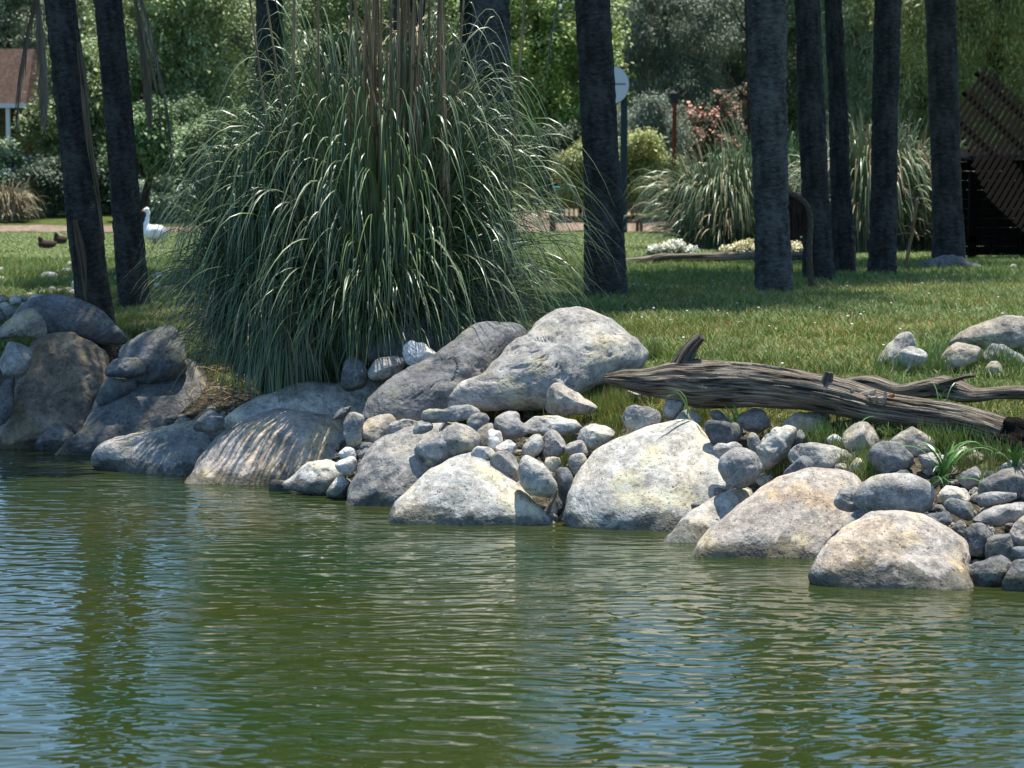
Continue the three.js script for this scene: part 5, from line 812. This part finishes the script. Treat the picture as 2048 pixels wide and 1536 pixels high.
{ // brown board swing with a thick rope hanging to the grass
  const d = 25.4, foot = P(1628, 588, d); foot.y = ground(foot.x, d); const t = thing('roped_board', 'dark brown rounded board rimmed with thick rope that hangs to the grass', 'board', null, foot);
  const L = (u, v, k = 0) => P(u, v, d + k).sub(foot), out = [[1558, 398], [1580, 390], [1600, 402], [1614, 420], [1618, 440], [1610, 462], [1592, 475], [1570, 480], [1555, 470]].map(([u, v]) => L(u, v));
  const sh = new THREE.Shape(new THREE.CatmullRomCurve3(out, true).getPoints(48).map(p => new THREE.Vector2(p.x, p.y)));
  const g = new THREE.ExtrudeGeometry(sh, { depth: 0.05, bevelEnabled: true, bevelSize: 0.012, bevelThickness: 0.012, bevelSegments: 2 }); g.translate(0, 0, out[0].z - 0.03);
  mesh('panel', g, std({ color: C(0.05, 0.03, 0.022), map: at(woodMap, 4, 3), roughness: 0.85 }), t);
  const ropeMat = std({ color: C(0.30, 0.24, 0.17), map: at(palmMap, 3, 9), bumpMap: at(palmBump, 3, 9), bumpScale: 0.02 });
  mesh('rope', tube([[1550, 397], [1578, 388], [1600, 398], [1615, 414], [1620, 440], [1619, 490], [1620, 540], [1624, 570], [1630, 590]].map(([u, v]) => L(u, v, -0.03)), [0.03, 0.034, 0.034, 0.034, 0.034, 0.034, 0.034, 0.038, 0.055], { rings: 90, sides: 12, wob: 0.12, streak: 0.1, seed: 2 }), ropeMat, t);
  const fr = bag(), r = rng(3); for (let k = 0; k < 40; k++) blade(fr, L(1628, 583, -0.03), r() * 6.28, 0.06 + 0.06 * r(), -0.3 - 0.6 * r(), 0.9, 1, 0.006, r() * 3, [0.26, 0.21, 0.15], 3);
  mesh('frayed_end', bagGeo(fr), dryMat, t);
}
{ // leaning bamboo pole
  const d = 31, a = P(1808, 530, d), b = P(1834, 402, d - 0.15); a.y = ground(a.x, d) - 0.02; const t = thing('bamboo_pole', 'pale broken bamboo pole leaning between the two rightmost palms', 'pole', null, a);
  mesh('cane', tube([V(0, 0, 0), b.clone().sub(a).multiplyScalar(0.5).add(V(0.01, 0, 0)), b.clone().sub(a)], [0.022, 0.021, 0.024], { rings: 40, sides: 10, wob: 0.12, seed: 8, ring: 0.003, ringEvery: 0.22 }), std({ color: C(0.40, 0.28, 0.16), map: at(woodMap, 1, 2) }), t);
  mesh('split_end', tube([b.clone().sub(a), b.clone().sub(a).add(V(0.015, 0.06, 0))], [0.02, 0.006], { rings: 6, sides: 6, wob: 0.5, seed: 9 }), std({ color: C(0.45, 0.36, 0.24) }), t);
}
{ // bare dark stem of a young tree
  const d = 63, foot = soil(X(1493, d), d), t = thing('bare_sapling', 'thin bare dark sapling stem just left of the pale-trunked palm', 'tree', null, foot), hi = P(1488, -60, d).sub(foot), m = treeBark;
  mesh('stem', tube([V(0, 0, 0), V(0.06, hi.y * 0.4, 0), V(-0.03, hi.y * 0.75, 0), V(hi.x, hi.y, 0)], [0.10, 0.08, 0.06, 0.04], { rings: 30, sides: 10, wob: 0.2, seed: 5 }), m, t);
  for (const [f, dx, dy] of [[0.5, -0.7, 0.9], [0.62, 0.6, 0.8], [0.75, -0.5, 0.9]]) mesh('limb', tube([V(0, hi.y * f, 0), V(dx * 0.5, hi.y * f + dy * 0.4, 0.1), V(dx, hi.y * f + dy, 0.15)], [0.035, 0.025, 0.012], { rings: 10, sides: 6, seed: 3 }), m, t);
}
{ // fallen pale stick lying across the shade
  const d = 32, a = P(1790, 470, d), b = P(1848, 473, d); const m = mesh('dead_branch', tube([V(0, 0, 0), V(0.2, 0.02, 0.05), b.clone().sub(a)], [0.016, 0.014, 0.01], { rings: 20, sides: 8, wob: 0.3, seed: 3 }), std({ color: C(0.30, 0.25, 0.19), map: at(woodMap, 1, 1) })); m.position.copy(a); tag(m, 'pale dead branch caught low between the two rightmost palms', 'branch');
}

// ------------------------------------------------------------------ birds: one continuous body each
function body(name, bones, cell, mat, parent) {      // bones: ax, ay, az, ar, bx, by, bz, br
  const lo = V(1e9, 1e9, 1e9), hi = V(-1e9, -1e9, -1e9); for (const [a, b, c, r, e, f, g, s] of bones) { lo.min(V(a - r, b - r, c - r)).min(V(e - s, f - s, g - s)); hi.max(V(a + r, b + r, c + r)).max(V(e + s, f + s, g + s)); }
  const mid = lo.clone().add(hi).multiplyScalar(0.5), half = hi.clone().sub(lo).multiplyScalar(0.5), S = Math.max(half.x, half.y, half.z) * 1.12 + 2 * cell, res = Math.min(96, Math.ceil(2 * S / cell)), mc = new MarchingCubes(res, mat, false, false, 60000);
  mc.isolation = 0; mc.reset();
  for (let k = 0; k < res; k++) for (let j = 0; j < res; j++) for (let i = 0; i < res; i++) {
    const x = (i - res / 2) / (res / 2) * S + mid.x, y = (j - res / 2) / (res / 2) * S + mid.y, z = (k - res / 2) / (res / 2) * S + mid.z; let d = 1e9;
    for (const [a, b, c, r, e, f, g, s] of bones) { const ux = e - a, uy = f - b, uz = g - c, l = ux * ux + uy * uy + uz * uz || 1e-9, t = clamp(((x - a) * ux + (y - b) * uy + (z - c) * uz) / l, 0, 1), q = Math.hypot(x - a - ux * t, y - b - uy * t, z - c - uz * t) - lerp(r, s, t), K = 0.035, h = clamp(0.5 + 0.5 * (d - q) / K, 0, 1); d = d > 1e8 ? q : lerp(d, q, h) - K * h * (1 - h); }
    mc.field[k * res * res + j * res + i] = -d;
  }
  mc.update();
  const n = mc.count, p = Array.from(mc.positionArray.slice(0, n * 3)), g = new THREE.BufferGeometry(); for (let i = 0; i < p.length; i += 3) { p[i] = p[i] * S + mid.x; p[i + 1] = p[i + 1] * S + mid.y; p[i + 2] = p[i + 2] * S + mid.z; }
  g.setAttribute('position', new THREE.Float32BufferAttribute(p, 3)); g.setAttribute('normal', new THREE.Float32BufferAttribute(Array.from(mc.normalArray.slice(0, n * 3)), 3));
  return mesh(name, g, mat, parent);
}
{
  const d = 47, s = thing('swan', 'white swan standing on the lawn left of the pampas grass', 'swan', null, soil(X(308, d), d)); s.rotation.y = 0.5;
  body('body', [[-0.05, 0.24, 0.0, 0.15, 0.10, 0.24, 0.02, 0.15], [0.10, 0.24, 0, 0.14, 0.26, 0.27, 0, 0.04], [-0.10, 0.27, 0, 0.12, -0.15, 0.40, 0, 0.05], [-0.15, 0.40, 0, 0.05, -0.12, 0.52, 0, 0.036], [-0.12, 0.52, 0, 0.036, -0.10, 0.63, 0, 0.033], [-0.10, 0.63, 0, 0.033, -0.13, 0.70, 0, 0.042], [-0.13, 0.70, 0, 0.042, -0.18, 0.685, 0, 0.032], [-0.03, 0.28, 0.10, 0.07, 0.20, 0.31, 0.07, 0.035], [-0.03, 0.28, -0.10, 0.07, 0.20, 0.31, -0.07, 0.035]], 0.014, std({ color: C(0.82, 0.82, 0.80), roughness: 0.8 }), s);
  mesh('beak', new THREE.ConeGeometry(0.02, 0.09, 8).rotateZ(1.75).translate(-0.245, 0.672, 0), std({ color: C(0.40, 0.12, 0.04), roughness: 0.5 }), s);
  for (const z of [-0.06, 0.06]) { mesh('leg', cyl(0.013, 0.015, 0.12, 0.02, 0.055, z, 8), std({ color: C(0.06, 0.055, 0.05) }), s); mesh('foot', box(0.11, 0.014, 0.09, -0.02, 0.008, z), std({ color: C(0.06, 0.055, 0.05) }), s); }
}
function duck(label, u, d, turn, breast) {
  const s = thing('duck', label, 'duck', null, soil(X(u, d), d)); s.rotation.y = turn;
  body('body', [[-0.06, 0.105, 0, 0.085, 0.08, 0.10, 0, 0.075], [0.08, 0.10, 0, 0.07, 0.20, 0.13, 0, 0.02], [-0.09, 0.13, 0, 0.06, -0.11, 0.20, 0, 0.033], [-0.11, 0.20, 0, 0.035, -0.13, 0.225, 0, 0.034]], 0.008, std({ color: C(0.045, 0.028, 0.022), roughness: 0.8 }), s);
  mesh('bill', new THREE.ConeGeometry(0.016, 0.06, 8).rotateZ(1.6).scale(1, 0.7, 1.3).translate(-0.185, 0.218, 0), std({ color: C(0.12, 0.08, 0.04), roughness: 0.5 }), s);
  const g = new THREE.SphereGeometry(0.058, 16, 10); g.scale(0.8, 0.75, 1); g.translate(-0.10, 0.085, 0); mesh('breast_patch', g, std({ color: breast, roughness: 0.85 }), s);
  for (const z of [-0.03, 0.03]) mesh('leg', cyl(0.007, 0.008, 0.05, 0.0, 0.02, z, 6), std({ color: C(0.20, 0.09, 0.03) }), s);
}
duck('dark brown duck resting on the lawn, left one of the pair', 94, 43, 0.6, C(0.08, 0.03, 0.025));
duck('dark duck with a pale breast, right one of the pair on the lawn', 122, 46, 1.0, C(0.36, 0.26, 0.16));

renderer.render(scene, camera);
